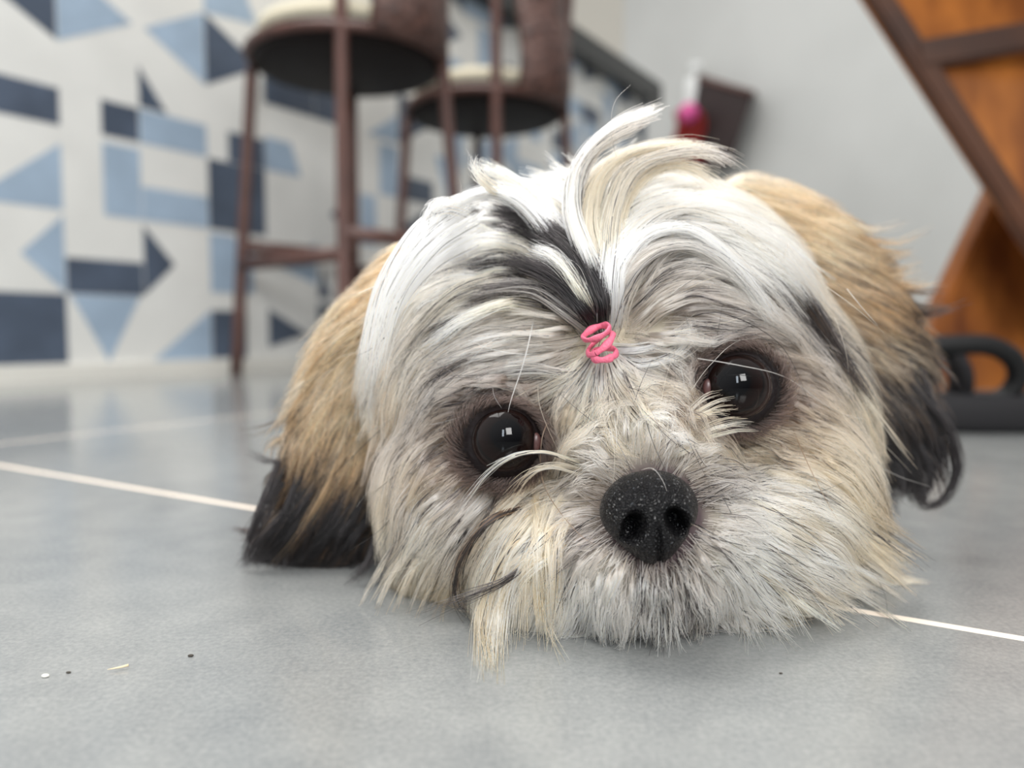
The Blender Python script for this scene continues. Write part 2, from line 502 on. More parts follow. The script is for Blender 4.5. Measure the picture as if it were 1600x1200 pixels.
# bottle
c0 = wallpt(1086, 182, 0.075)
bm = bmesh.new()
add_lathe(bm, c0, [(0, 0), (0.048, 0.002), (0.054, 0.02), (0.054, 0.15), (0.045, 0.175), (0.02, 0.19), (0.019, 0.205), (0, 0.206)], 24)
b = empty('plastic_bottle', c0); tag(b, 'white plastic bottle sticking up from the basket on the wall', 'bottle')
bm_obj('bottle_body', bm, M_white, b, True)
bm = bmesh.new(); add_lathe(bm, c0, [(0, 0.20), (0.028, 0.20), (0.028, 0.245), (0, 0.247)], 20)
bm_obj('cap', bm, M_white, b, True)
bm = bmesh.new(); bmesh.ops.create_icosphere(bm, subdivisions=3, radius=0.045, matrix=Matrix.Translation(wallpt(1076, 176, 0.23)))
tag(bm_obj('toy_ball', bm, M_pink, None, True), 'small pink ball in front of the white bottle on the wall basket', 'ball')
bm = bmesh.new()
gr = {}
for i in range(13):
    for j in range(13):
        u, v = i / 12, j / 12
        gr[i, j] = bm.verts.new(wallpt(1052 + 46 * u + 5 * math.sin(7 * v), 176 + 84 * v - 10 * math.sin(3 * u), 0.155 + 0.012 * math.sin(9 * u + 2 * v)))
for i in range(12):
    for j in range(12):
        bm.faces.new((gr[i, j], gr[i + 1, j], gr[i + 1, j + 1], gr[i, j + 1]))
bmesh.ops.solidify(bm, geom=bm.faces[:], thickness=0.006)
tag(bm_obj('red_cloth', bm, M_red, None, True), 'red cloth draped over the front of the wall basket', 'cloth')

# ------------------------------------------------------------------ wooden trestle at the right
tr_root = empty('wooden_trestle', P(1500, 600, 1.1) * 1)
tr_root.location.z = 0
tag(tr_root, 'orange-brown stained wooden trestle with crossed plank legs, against the grey wall side', 'trestle')


def plank(name, a, b, wdir, width, depth, m, bev=0.004):
    """plank whose left edge runs a->b; width along wdir; thickness away from camera"""
    a, b, wdir = Vector(a), Vector(b), Vector(wdir)
    ax = (b - a).normalized(); wdir = (wdir - ax * wdir.dot(ax)).normalized()
    t = ax.cross(wdir).normalized()
    if t.y < 0: t = -t
    bm = bmesh.new()
    add_hull(bm, [a, a + wdir * width, a + wdir * width + t * depth, a + t * depth, b, b + wdir * width, b + wdir * width + t * depth, b + t * depth])
    return bm_obj(name, bm, m, tr_root, bevel=bev)


A0, B0 = P(1395 - 95 * 2.2, 0 - 145 * 2.2, 0.98), P(1590, 302, 0.98)
dd = (B0 - A0).normalized()
tt = -B0.z / dd.z
B1 = B0 + dd * tt                                  # reaches the floor
plank('crossed_leg', A0, B1, Vector((1, 0.18, 0)), 0.30, 0.045, M_wood)
A2, B2 = P(1548, 318, 1.10), P(1452, 520, 1.10)
dd = (B2 - A2).normalized()
B3 = B2 + dd * (-B2.z / dd.z); A3 = A2 - dd * 0.45
plank('crossed_leg', A3, B3, Vector((1, 0.1, 0)), 0.22, 0.04, M_wood)
plank('cross_rail', P(1432, 62, 0.962), P(1720, 12, 0.955), Vector((0, 0, -1)), 0.035, 0.02, M_wood_d)
plank('edge_shade_strip', P(1362 - 50, -78, 0.966), P(1666, 473, 0.966), Vector((1, 0, 0)), 0.03, 0.016, M_wood_d)  # dark strip added to paint the shade on the plank's side face
bm = bmesh.new(); add_box(bm, (1.08, 1.1, 0.76), (1.0, 0.7, 0.05))
bm_obj('tabletop', bm, M_wood, tr_root, bevel=0.006)

# ------------------------------------------------------------------ black sandal behind the dog's ear
sd = empty('sandal', (P(1560, 670, 0.64).x, P(1560, 670, 0.64).y, 0))
tag(sd, 'black sandal with a looping strap on the floor in front of the wooden trestle', 'sandal')
bm = bmesh.new()
n = 40; ring = []
cx, cy = P(1600, 660, 0.66).x, 0.66
ox = Vector((0.97, 0.24, 0)); oy = Vector((-0.24, 0.97, 0))
for lvl, (z, sc_) in enumerate(((0.0005, 0.94), (0.006, 1.0), (0.022, 1.0), (0.027, 0.95))):
    rr = []
    for k in range(n):
        a = 2 * math.pi * k / n
        lx = 0.125 * math.cos(a); ly = 0.042 * math.sin(a) * (1 - 0.18 * math.cos(a) ** 2 + 0.12 * math.cos(a))
        zz = z + (0.006 * max(0, -math.cos(a)) if z > 0.01 else 0)
        rr.append(bm.verts.new(Vector((cx, cy, 0)) + ox * lx * sc_ + oy * ly * sc_ + Vector((0, 0, zz))))
    ring.append(rr)
for a, b_ in zip(ring, ring[1:]):
    for k in range(n): bm.faces.new((a[k], a[(k + 1) % n], b_[(k + 1) % n], b_[k]))
bm.faces.new(ring[0][::-1]); bm.faces.new(ring[-1])
bm_obj('sole', bm, M_sole, sd, True)
bm = bmesh.new()
add_tube(bm, smooth_path([P(1405, 560, 0.62), P(1440, 543, 0.62), P(1490, 539, 0.62), P(1545, 540, 0.622), P(1582, 560, 0.625), P(1590, 590, 0.63), P(1572, 618, 0.635), P(1535, 632, 0.64), P(1490, 640, 0.65)], 44), 0.0082, 12, flat=1.0)
bm_obj('strap', bm, M_black, sd, True)
bm = bmesh.new()
add_tube(bm, smooth_path([P(1480, 545, 0.63), P(1500, 575, 0.63), P(1500, 610, 0.64), P(1488, 645, 0.65)], 20), 0.012, 12, flat=0.6)
bm_obj('side_strap', bm, M_sole, sd, True)


# ------------------------------------------------------------------ crumbs on the floor
def onfloor(x, y):
    d = P(x, y, 1.0) - CAM
    return CAM + d * (CAM_H / -d.z)


bm = bmesh.new()
a, b_ = onfloor(168, 1050), onfloor(201, 1045)
add_tube(bm, [a + Vector((0, 0, .0006)), a.lerp(b_, 0.6) + Vector((0, 0, .0007)), b_ + Vector((0, 0, .0009))], [0.00006, 0.00022, 0.0003], 6)
tag(bm_obj('straw_bit', bm, M_straw, None, True), 'thin pale sliver of straw lying on the grey floor', 'crumb')
for nm, (x, y), r, m, lb in (('crumb', (71, 1058), 0.0006, M_crumb, 'tiny white crumb on the grey floor'), ('crumb', (107, 1052), 0.0004, M_speck, 'tiny dark speck beside the white crumb on the floor'),
                             ('crumb', (298, 1026), 0.0005, M_speck, 'tiny dark speck on the floor behind the straw sliver'), ('crumb', (1220, 1053), 0.0003, M_speck, 'tiny dark speck on the floor in front of the muzzle, right of the chin')):
    bm = bmesh.new(); bmesh.ops.create_icosphere(bm, subdivisions=2, radius=r, matrix=Matrix.Translation(onfloor(x, y) + Vector((0, 0, r * 0.6))) @ Matrix.Diagonal((1.5, 1, 0.6, 1)))
    tag(bm_obj(nm, bm, m, None, True), lb, 'crumb')

# ================================================================== THE DOG
dog = empty('dog', (0.05, 0.3, 0))
tag(dog, 'long-haired white, tan and black small dog lying with its chin flat on the grey floor', 'dog')

ROLL = math.radians(12)


def ell(bm, c, r, roll=0.0, sub=4, M=None):
    """ellipsoid in camera axes: r = (right, up, depth)"""
    B = Matrix((rgt, upv, fwd)).transposed()
    M3 = M if M is not None else B @ Matrix.Rotation(roll, 3, 'Z') @ Matrix.Diagonal(r)
    bmesh.ops.create_icosphere(bm, subdivisions=sub, radius=1.0, matrix=Matrix.Translation(c) @ M3.to_4x4())


def remeshed(bm, voxel, smooth_it, name):
    me = bpy.data.meshes.new(name + '_src'); bm.to_mesh(me); bm.free()
    o = bpy.data.objects.new(name + '_src', me); COL.objects.link(o)
    m = o.modifiers.new('r', 'REMESH'); m.mode = 'VOXEL'; m.voxel_size = voxel
    s = o.modifiers.new('s', 'SMOOTH'); s.factor = 0.7; s.iterations = smooth_it
    dg = bpy.context.evaluated_depsgraph_get()
    ev = o.evaluated_get(dg)
    out = bpy.data.meshes.new_from_object(ev)
    out.name = name
    bpy.data.objects.remove(o); bpy.data.meshes.remove(me)
    return out


bm = bmesh.new()
ell(bm, P(955, 545, .272), (.064, .054, .058), ROLL)              # cranium
ell(bm, P(1155, 640, .275), (.036, .045, .045), ROLL)             # right side of head
ell(bm, P(760, 600, .262), (.034, .040, .040), ROLL)              # left side of head
ell(bm, P(940, 600, .240), (.034, .026, .026), ROLL)              # brow
ell(bm, P(1015, 845, .212), (.026, .019, .026), ROLL)             # muzzle
ell(bm, P(1008, 740, .216), (.018, .022, .020), ROLL)             # nose bridge
ell(bm, P(900, 865, .222), (.026, .018, .020), ROLL)              # lip pads
ell(bm, P(1130, 850, .224), (.030, .019, .020), ROLL)
ell(bm, P(745, 770, .245), (.025, .029, .028), ROLL)              # cheeks
ell(bm, P(1200, 765, .248), (.026, .029, .030), ROLL)
ell(bm, P(1000, 880, .235), (.040, .014, .025), 0)                # jaw
# neck, trunk, haunches, legs, tail behind the head
I3 = Matrix.Identity(3)
for c, r in (((.06, .33, .062), (.060, .07, .055)), ((.09, .42, .070), (.072, .085, .066)), ((.13, .53, .068), (.070, .085, .062)), ((.16, .61, .060), (.075, .055, .056)),
             ((.05, .62, .030), (.028, .055, .028)), ((.25, .60, .030), (.028, .055, .028)), ((-.005, .38, .020), (.018, .06, .018)), ((.115, .40, .020), (.018, .06, .018)),
             ((.05, .675, .016), (.016, .03, .014)), ((.25, .655, .016), (.016, .03, .014)), ((.185, .68, .10), (.014, .03, .03)), ((.18, .66, .13), (.014, .03, .018))):
    ell(bm, Vector(c), None, M=Matrix.Diagonal(r), sub=4)
body_me = remeshed(bm, 0.003, 8, 'body')
nv = len(body_me.vertices)
co = np.empty(nv * 3); body_me.vertices.foreach_get('co', co); co = co.reshape(-1, 3)
co[:, 2] = np.maximum(co[:, 2], 0.0012)
body_me.vertices.foreach_set('co', co.ravel()); body_me.update()


def bvh_of(me):
    vs = np.empty(len(me.vertices) * 3); me.vertices.foreach_get('co', vs); vs = vs.reshape(-1, 3)
    return BVHTree.FromPolygons([tuple(v) for v in vs], [tuple(p.vertices) for p in me.polygons])


BVH = bvh_of(body_me)

# ---- groom table: x, y, dx, dy, length px, root colour, tip colour, share of dark hairs
W_ = (244, 239, 229); C_ = (238, 221, 190); CD = (206, 176, 130); K_ = (15, 13, 14); GR = (156, 144, 136); LG = (214, 202, 189)
T_ = (208, 160, 110); B_ = (214, 187, 148); BR = (108, 80, 60); MG = (184, 171, 158); DG = (80, 74, 74); TD = (160, 112, 70)
G = [
    # around the nose: short, radiating
    (1015, 712, 0.0, -1, 42, LG, W_, .03), (960, 725, -.6, -.75, 42, LG, W_, .03), (1070, 722, .5, -.8, 42, MG, W_, .1), (925, 770, -1, -.15, 45, GR, LG, .12), (1110, 765, .95, -.15, 45, DG, LG, .35),
    (925, 830, -.8, .5, 60, GR, LG, .15), (1115, 820, .95, .2, 60, MG, W_, .12), (975, 880, -.35, .9, 60, LG, W_, .05), (1085, 880, .45, .9, 60, MG, W_, .15), (1030, 900, .05, 1, 55, GR, W_, .2),
    (1000, 680, .05, -1, 60, W_, W_, .02), (985, 650, 0, -1, 45, W_, C_, .03),
    # chin and lips
    (1030, 950, .05, 1, 55, MG, W_, .3), (1060, 942, .1, 1, 40, DG, LG, .5), (980, 950, -.15, 1, 70, LG, W_, .1), (1110, 940, .3, .95, 60, MG, W_, .2), (930, 930, -.3, .95, 90, W_, W_, .03),
    (1180, 940, .7, .7, 80, C_, C_, .08), (1250, 930, .85, .5, 100, B_, C_, .1), (1320, 920, .85, .5, 90, B_, C_, .1), (870, 930, -.35, .93, 110, W_, C_, .02), (820, 940, -.35, .93, 110, C_, C_, .02),
    # moustache right
    (1150, 800, .98, .12, 120, W_, W_, .05), (1200, 850, .92, .35, 140, W_, W_, .03), (1280, 880, .86, .5, 130, W_, C_, .04), (1220, 780, .98, .2, 140, W_, C_, .08), (1300, 800, .88, .48, 120, C_, CD, .12),
    (1350, 860, .8, .6, 90, C_, B_, .1), (1140, 880, .75, .65, 110, W_, W_, .05), (1160, 720, .97, 0.0, 110, C_, B_, .12), (1240, 730, .96, .25, 120, B_, C_, .1), (1110, 700, .8, -.5, 90, C_, B_, .12),
    # moustache left
    (880, 760, -.88, .4, 130, C_, CD, .12), (860, 820, -.72, .68, 150, W_, C_, .05), (800, 860, -.5, .86, 140, C_, C_, .05), (870, 880, -.45, .88, 140, W_, W_, .02), (900, 700, -.85, -.3, 100, C_, CD, .12),
    (820, 780, -.75, .65, 130, B_, CD, .18), (760, 900, -.4, .9, 110, C_, CD, .1), (860, 730, -.95, .05, 120, C_, CD, .12),
    # cheeks left
    (700, 790, -.72, .68, 130, W_, C_, .03), (650, 850, -.6, .8, 120, C_, CD, .1), (760, 770, -.72, .68, 110, W_, W_, .03), (700, 900, -.45, .88, 100, B_, CD, .12), (640, 930, -.4, .9, 80, B_, CD, .2),
    (620, 800, -.25, .97, 120, LG, C_, .15), (605, 730, -.15, 1, 130, B_, C_, .15), (598, 640, -.3, .95, 110, T_, T_, .08), (640, 610, -.4, .92, 110, B_, LG, .12), (650, 700, -.35, .93, 120, LG, B_, .12), (700, 680, -.45, .88, 110, MG, B_, .14), (660, 620, -.55, .83, 130, LG, MG, .18),
    # brow left
    (720, 590, -.8, .6, 120, LG, LG, .18), (780, 560, -.95, .2, 120, LG, LG, .12), (850, 540, -1, .0, 110, LG, W_, .06), (800, 500, -.97, .1, 120, LG, W_, .08), (700, 530, -.85, .5, 130, LG, C_, .12),
    (740, 640, -.75, .6, 80, GR, B_, .15), (785, 610, -.85, .45, 70, BR, MG, .1), (850, 620, -.6, .3, 45, BR, MG, .1), (870, 570, -.95, .35, 80, LG, W_, .05), (860, 660, .3, .7, 35, BR, BR, .2),
    # between the eyes, below the elastic
    (945, 580, .02, 1, 100, C_, C_, .1), (915, 590, -.55, .8, 90, LG, C_, .2), (975, 590, .5, .85, 90, LG, C_, .1), (945, 640, .0, 1, 80, C_, CD, .08), (900, 640, -.35, .9, 80, B_, C_, .1), (1000, 640, .35, .9, 60, B_, LG, .08),
    (1040, 620, .6, .5, 50, BR, MG, .1), (1060, 580, .85, .3, 60, BR, LG, .1), (1010, 560, .95, .3, 80, LG, W_, .08), (1050, 535, 1, -.1, 70, LG, W_, .08),
    # forehead above the elastic
    (940, 490, -.12, -1, 110, LG, C_, .35), (915, 430, -.38, -.92, 150, C_, C_, .2), (960, 430, .1, -1, 160, W_, W_, .01), (935, 370, -.1, -1, 110, W_, W_, .0), (880, 330, -.5, -.85, 90, C_, W_, .0),
    (860, 420, -.65, -.75, 150, C_, W_, .12), (800, 380, -.88, -.4, 140, W_, W_, .05), (820, 460, -.9, -.2, 130, C_, W_, .08), (760, 440, -.95, .15, 140, W_, C_, .04), (740, 490, -.9, .4, 130, C_, MG, .15),
    (720, 370, -.9, .3, 150, W_, W_, .0), (680, 420, -.7, .7, 150, W_, W_, .0), (640, 490, -.5, .86, 140, W_, W_, .0), (610, 560, -.35, .93, 110, W_, C_, .05), (640, 560, -.5, .85, 100, B_, T_, .15),
    (760, 320, -.9, .1, 110, W_, C_, .0), (830, 280, -.9, -.2, 50, W_, C_, .0), (900, 270, -.7, -.6, 40, W_, W_, .0), (960, 290, .5, -.8, 60, W_, C_, .0), (1000, 260, .6, -.6, 100, C_, B_, .02),
    # forehead right
    (1000, 480, .6, -.6, 90, MG, LG, .06), (1000, 420, .55, -.8, 120, LG, W_, .03), (1050, 460, .85, -.3, 110, GR, LG, .08), (1020, 350, .8, -.5, 150, W_, W_, .0), (1100, 350, .95, .15, 150, W_, W_, .0),
    (1080, 400, .95, .0, 130, W_, W_, .01), (1150, 400, .8, .55, 140, W_, W_, .01), (1100, 450, .9, .25, 130, LG, W_, .06), (1120, 500, .9, .3, 110, GR, LG, .1), (1180, 470, .7, .7, 120, LG, LG, .06),
    (1080, 500, .95, .0, 90, GR, LG, .08), (1200, 540, .85, .5, 120, MG, B_, .1), (1060, 300, .85, -.1, 130, C_, C_, .0), (1130, 300, .9, .25, 140, C_, B_, .02), (1200, 340, .85, .5, 150, C_, B_, .05),
    (1240, 410, .75, .65, 150, C_, B_, .15), (1220, 470, .7, .7, 140, B_, DG, .25), (1260, 540, .66, .75, 140, C_, B_, .15), (1310, 500, .6, .8, 150, B_, DG, .3), (1300, 590, .58, .8, 140, C_, B_, .14),
    (1230, 600, .8, .55, 110, MG, B_, .12), (1330, 640, .45, .9, 130, C_, B_, .15), (1270, 680, .75, .6, 120, B_, C_, .1), (1340, 740, .5, .85, 110, B_, BR, .25), (1290, 740, .75, .6, 110, B_, B_, .12),
    (1360, 700, .4, .9, 120, BR, K_, .4), (1215, 650, .8, .4, 60, BR, B_, .1), (1290, 380, .75, .65, 150, B_, T_, .1), (1340, 450, .65, .75, 150, B_, DG, .3),
]
ES = (150, 126, 112)
for ex_, ey_ in ((790, 686), (1149, 606)):
    for a_ in range(0, 360, 30):
        ca_, sa_ = math.cos(math.radians(a_)), math.sin(math.radians(a_))
        px_, py_ = ex_ + 66 * ca_, ey_ + 64 * sa_
        side = -1 if ex_ < 900 else 1
        G.append((px_, py_, ca_ * .8 + side * .35, sa_ * .8 + .35, 34, (96, 76, 68), ES, .15))
        G.append((ex_ + 92 * ca_, ey_ + 90 * sa_, ca_ * .6 + side * .6, sa_ * .5 + .5, 70, (150, 132, 122), LG if sa_ < 0 else B_, .12))
GP = np.array([g[:5] for g in G], float)
GC = np.array([lin(g[5]) for g in G]); GT = np.array([lin(g[6]) for g in G]); GD = np.array([g[7] if g[5] == K_ or g[6] == K_ else g[7] * .55 for g in G])
gn = np.linalg.norm(GP[:, 2:4], axis=1); GP[:, 2] /= gn; GP[:, 3] /= gn


def field(x, y, tab=None, power=3.0, eps=14.0):
    GP_, GC_, GT_, GD_ = tab or (GP, GC, GT, GD)
    out = []
    for s in range(0, len(x), 20000):
        xs, ys = x[s:s + 20000, None], y[s:s + 20000, None]
        d2 = (xs - GP_[None, :, 0]) ** 2 + (ys - GP_[None, :, 1]) ** 2
        wgt = 1.0 / (d2 + eps ** 2) ** (power / 2 * 1.0 + .3)
        wgt /= wgt.sum(1, keepdims=True)
        out.append(np.hstack([wgt @ GP_[:, 2:5], wgt @ GC_, wgt @ GT_, (wgt @ GD_)[:, None]]))
    o = np.vstack(out)
    nn = np.maximum(np.linalg.norm(o[:, :2], axis=1, keepdims=True), 1e-6)
    o[:, :2] /= nn
    return o


# black stripes of the topknot, drawn on the coat as polygons (x, y)
def in_poly(x, y, poly):
    c = np.zeros(len(x), bool); n = len(poly); j = n - 1
    for i in range(n):
        xi, yi = poly[i]; xj, yj = poly[j]
        m = ((yi > y) != (yj > y)) & (x < (xj - xi) * (y - yi) / (yj - yi + 1e-9) + xi)
        c ^= m; j = i
    return c


STRIPES = [([(935, 520), (945, 480), (940, 430), (905, 385), (850, 345), (790, 325), (750, 340), (800, 362), (850, 392), (890, 440), (915, 490), (928, 520)], 0.85),
           ([(928, 525), (900, 480), (870, 445), (830, 415), (770, 400), (760, 408), (800, 428), (840, 460), (875, 490), (910, 522)], 0.85),
           ([(1215, 430), (1260, 470), (1310, 540), (1350, 600), (1375, 640), (1350, 620), (1300, 570), (1250, 510), (1210, 460)], 0.6)]
EYES = [dict(c=(789, 690), r=(54, 53)), dict(c=(1151, 608), r=(52, 54))]
NOSE = dict(c=(1016, 806), r=(76, 72))


def in_eye(x, y, grow=0.0):
    m = np.zeros(len(x), bool)
    for e in EYES:
        m |= ((x - e['c'][0]) / (e['r'][0] + grow)) ** 2 + ((y - e['c'][1]) / (e['r'][1] + grow)) ** 2 < 1
    return m


def in_nose(x, y, grow=0.0):
    v = (y - NOSE['c'][1]) / (NOSE['r'][1] + grow)
    wd_ = (NOSE['r'][0] + grow) * (1 - 0.50 * np.clip((v + .1) / 1.1, 0, 1) ** 1.2)
    return ((x - NOSE['c'][0] - 6 * v) / wd_) ** 2 + v ** 2 < 1


# ---- skin colour follows the coat pigment
def skin_colours(me, tab=None, scale=0.62, dark_body=False):
    co = np.empty(len(me.vertices) * 3); me.vertices.foreach_get('co', co); co = co.reshape(-1, 3)
    x, y, d = proj(co)
    f = field(x, y, tab)
    c = (f[:, 3:6] * 0.5 + f[:, 6:9] * 0.5) * scale
    c[:, 2] *= .92
    if tab is None:
        far = co[:, 1] > 0.345
        c[far] = lin((200, 178, 150))
        for e in EYES:
            r = np.sqrt(((x - e['c'][0]) / (e['r'][0])) ** 2 + ((y - e['c'][1]) / (e['r'][1])) ** 2)
            k = np.clip(1.6 - r, 0, 1)[:, None] * (~far)[:, None]
            c = c * (1 - k) + np.array(lin((30, 22, 22))) * k
        rn = np.sqrt(((x - 1022) / 76) ** 2 + ((y - 812) / 84) ** 2)
        k = np.clip(2.6 - 1.7 * rn, 0, 1)[:, None] * (~far)[:, None]
        c = c * (1 - k) + np.array(lin((70, 58, 60))) * k
    a = me.color_attributes.new('coat', 'FLOAT_COLOR', 'POINT')
    a.data.foreach_set('color', np.hstack([c, np.ones((len(c), 1))]).ravel())


M_skin = bpy.data.materials.new('dog_skin'); M_skin.use_nodes = True
_b = M_skin.node_tree.nodes['Principled BSDF']; _b.inputs['Roughness'].default_value = 0.85; _b.inputs['Specular IOR Level'].default_value = 0.2
_a = M_skin.node_tree.nodes.new('ShaderNodeAttribute'); _a.attribute_name = 'coat'
M_skin.node_tree.links.new(_a.outputs['Color'], _b.inputs['Base Color'])

# hair shader
M_hair = bpy.data.materials.new('dog_hair'); M_hair.use_nodes = True
nt = M_hair.node_tree; nt.nodes.clear()
out = nt.nodes.new('ShaderNodeOutputMaterial')
hb = nt.nodes.new('ShaderNodeBsdfHairPrincipled'); hb.parametrization = 'COLOR'; hb.model = 'CHIANG'
hb.inputs['Roughness'].default_value = 0.42; hb.inputs['Radial Roughness'].default_value = 0.6; hb.inputs['Coat'].default_value = 0.0
hb.inputs['Random Roughness'].default_value = 0.2
df = nt.nodes.new('ShaderNodeBsdfDiffuse')
mixs = nt.nodes.new('ShaderNodeMixShader'); mixs.inputs[0].default_value = 0.15
at = nt.nodes.new('ShaderNodeAttribute'); at.attribute_name = 'hcol'
nt.links.new(at.outputs['Color'], hb.inputs['Color']); nt.links.new(at.outputs['Color'], df.inputs['Color'])
nt.links.new(hb.outputs[0], mixs.inputs[1]); nt.links.new(df.outputs[0], mixs.inputs[2]); nt.links.new(mixs.outputs[0], out.inputs[0])


def hair_object(name, pts, rad, col, parent, mat_=None):
    """pts (N,K,3), rad (N,K), col (N,K,3) -> one hair curves object"""
    N_, K_n = pts.shape[:2]
    pts = pts.copy(); pts[..., 2] = np.maximum(pts[..., 2], 0.0005)
    hc = bpy.data.hair_curves.new(name)
    hc.add_curves([K_n] * N_)
    hc.attributes['position'].data.foreach_set('vector', np.ascontiguousarray(pts, np.float32).ravel())
    r = hc.attributes.get('radius') or hc.attributes.new('radius', 'FLOAT', 'POINT')
    r.data.foreach_set('value', np.ascontiguousarray(rad, np.float32).ravel())
    a = hc.attributes.new('hcol', 'FLOAT_COLOR', 'POINT')
    a.data.foreach_set('color', np.concatenate([np.clip(col, 0, 1), np.ones((N_, K_n, 1))], 2).astype(np.float32).ravel())
    hc.materials.append(mat_ or M_hair)
    o = bpy.data.objects.new(name, hc); COL.objects.link(o)
    o.parent = parent
    o.matrix_parent_inverse = parent_inv(parent)
    return o


def sample_surface(me, n, keep):
    vs = np.empty(len(me.vertices) * 3); me.vertices.foreach_get('co', vs); vs = vs.reshape(-1, 3)
    me.calc_loop_triangles()
    tri = np.empty(len(me.loop_triangles) * 3, int); me.loop_triangles.foreach_get('vertices', tri); tri = tri.reshape(-1, 3)
    A, B, C = vs[tri[:, 0]], vs[tri[:, 1]], vs[tri[:, 2]]
    nr = np.cross(B - A, C - A); ar = np.linalg.norm(nr, axis=1) / 2
    cen = (A + B + C) / 3
    nrm = nr / np.maximum(ar[:, None] * 2, 1e-12)
    wgt = ar * keep(cen, nrm)
    idx = rng.choice(len(tri), n, p=wgt / wgt.sum())
    u = rng.random((n, 2)); sw = u.sum(1) > 1; u[sw] = 1 - u[sw]
    p = A[idx] + (B - A)[idx] * u[:, :1] + (C - A)[idx] * u[:, 1:]
    return p, nrm[idx]


def grow(roots, nrm, bvh, K=11, tab=None, lift=0.006, grav=0.0, lenmul=1.0, wander=0.09, dirfn=None):
    """simulate guide hairs: they slide over the surface along the flow and leave it at the silhouette"""
    n = len(roots)
    x, y, d = proj(roots)
    f0 = field(x, y, tab)
    L = f0[:, 4] if False else f0[:, 2] * d / FPX * lenmul * rng.uniform(0.7, 1.25, n)
    if dirfn is not None: L = np.full(n, dirfn[1]) * rng.uniform(.7, 1.2, n)
    pts = np.empty((n, K, 3)); pts[:, 0] = roots
    ang = rng.normal(0, wander, n)
    cur = roots.copy(); prev = None; Nn = nrm.copy()
    step = L / (K - 1)
    for k in range(1, K):
        t = k / (K - 1)
        x, y, d = proj(cur)
        f = field(x, y, tab)
        a = ang * (1 - 0.3 * t)
        dx = f[:, 0] * np.cos(a) - f[:, 1] * np.sin(a); dy = f[:, 0] * np.sin(a) + f[:, 1] * np.cos(a)
        v = dx[:, None] * nR - dy[:, None] * nU
        if dirfn is not None: v = np.tile(np.array(dirfn[0]), (n, 1)) + rng.normal(0, .1, (n, 3))
        dn = (v * Nn).sum(1)
        v = v - Nn * (dn * np.where(dn < 0, 1.0, 0.75))[:, None]
        v /= np.maximum(np.linalg.norm(v, axis=1, keepdims=True), 1e-6)
        if prev is not None:
            v = v * 0.55 + prev * 0.45
        v[:, 2] -= grav * t
        v /= np.maximum(np.linalg.norm(v, axis=1, keepdims=True), 1e-6)
        if k == 1: v = v + Nn * 0.5
        new = cur + v * step[:, None]
        prof = lift * (math.sin(min(1, t * 1.5) * math.pi / 2)) * (1.0)
        for i in range(n):
            loc, nn, _, dist = bvh.find_nearest(Vector(new[i]))
            nn3 = np.array(nn); l3 = np.array(loc)
            sd_ = (new[i] - l3) @ nn3
            Nn[i] = nn3
            if sd_ < prof * hmul[i % len(hmul)]:
                new[i] = l3 + nn3 * prof * hmul[i % len(hmul)]
        new[:, 2] = np.maximum(new[:, 2], 0.0008)
        prev = new - cur; prev /= np.maximum(np.linalg.norm(prev, axis=1, keepdims=True), 1e-6)
        pts[:, k] = new; cur = new
    return pts, f0


hmul = rng.uniform(0.35, 1.35, 4096)


def children(gpts, gcol, gtip, gdark, nper, R, clump=0.75, rad=0.00008, lenvar=0.35, wig=0.00035, shade=0.14, tipstart=0.35, dark=(20, 17, 18)):
    n, K = gpts.shape[:2]
    N_ = n * nper
    base = np.repeat(gpts, nper, 0)
    # frame at guide root
    t0 = base[:, min(3, K - 1)] - base[:, 0]; t0 /= np.maximum(np.linalg.norm(t0, axis=1, keepdims=True), 1e-9)
    rv = rng.normal(size=(N_, 3)); rv -= t0 * (rv * t0).sum(1, keepdims=True)
    rv /= np.linalg.norm(rv, axis=1, keepdims=True)
    rr = R * np.sqrt(rng.random(N_))
    ts = np.linspace(0, 1, K)
    lenf = 1 - lenvar * rng.random(N_) ** 1.5
    # resample shorter children along the guide
    tt = ts[None, :] * lenf[:, None] * (K - 1)
    i0 = np.minimum(tt.astype(int), K - 2); fr = (tt - i0)[..., None]
    ar = np.arange(N_)[:, None]
    pts = base[ar, i0] * (1 - fr) + base[ar, i0 + 1] * fr
    prof = 1 - clump * ts ** 0.9
    pts = pts + rv[:, None, :] * (rr[:, None] * prof[None, :])[..., None]
    # individual wiggle, zero at root
    w1 = rng.normal(size=(N_, 1, 3)) * wig; w2 = rng.normal(size=(N_, 1, 3)) * wig * 0.5
    ph = rng.uniform(0, 6.28, (N_, 1))
    pts = pts + w1 * (ts ** 1.5)[None, :, None] * 1.6 + w2 * (np.sin(ts[None, :] * 7 + ph) * ts[None, :])[..., None]
    gsh = np.repeat(rng.normal(0, shade * 0.6, n), nper) + rng.normal(0, shade * 0.6, N_)
    gc, gt = np.repeat(gcol, nper, 0), np.repeat(gtip, nper, 0)
    m = np.clip((ts - tipstart) / (1 - tipstart), 0, 1)[None, :, None]
    col = gc[:, None, :] * (1 - m) + gt[:, None, :] * m
    col = col * np.exp(gsh)[:, None, None]
    warm = rng.normal(0, 0.035, N_)
    col[..., 0] *= (1 + warm)[:, None]; col[..., 2] *= (1 - warm * 1.5)[:, None]
    isd = rng.random(N_) < np.repeat(gdark, nper)
    dk = np.array(lin(dark)) * np.exp(rng.normal(0, .5, (N_, 1)))
    col[isd] = dk[isd][:, None, :]
    col = np.clip(col, 0.0025, 0.92)
    r = rad * rng.uniform(0.7, 1.35, (N_, 1)) * (1 - 0.75 * ts[None, :] ** 2.2)
    return pts, r, col


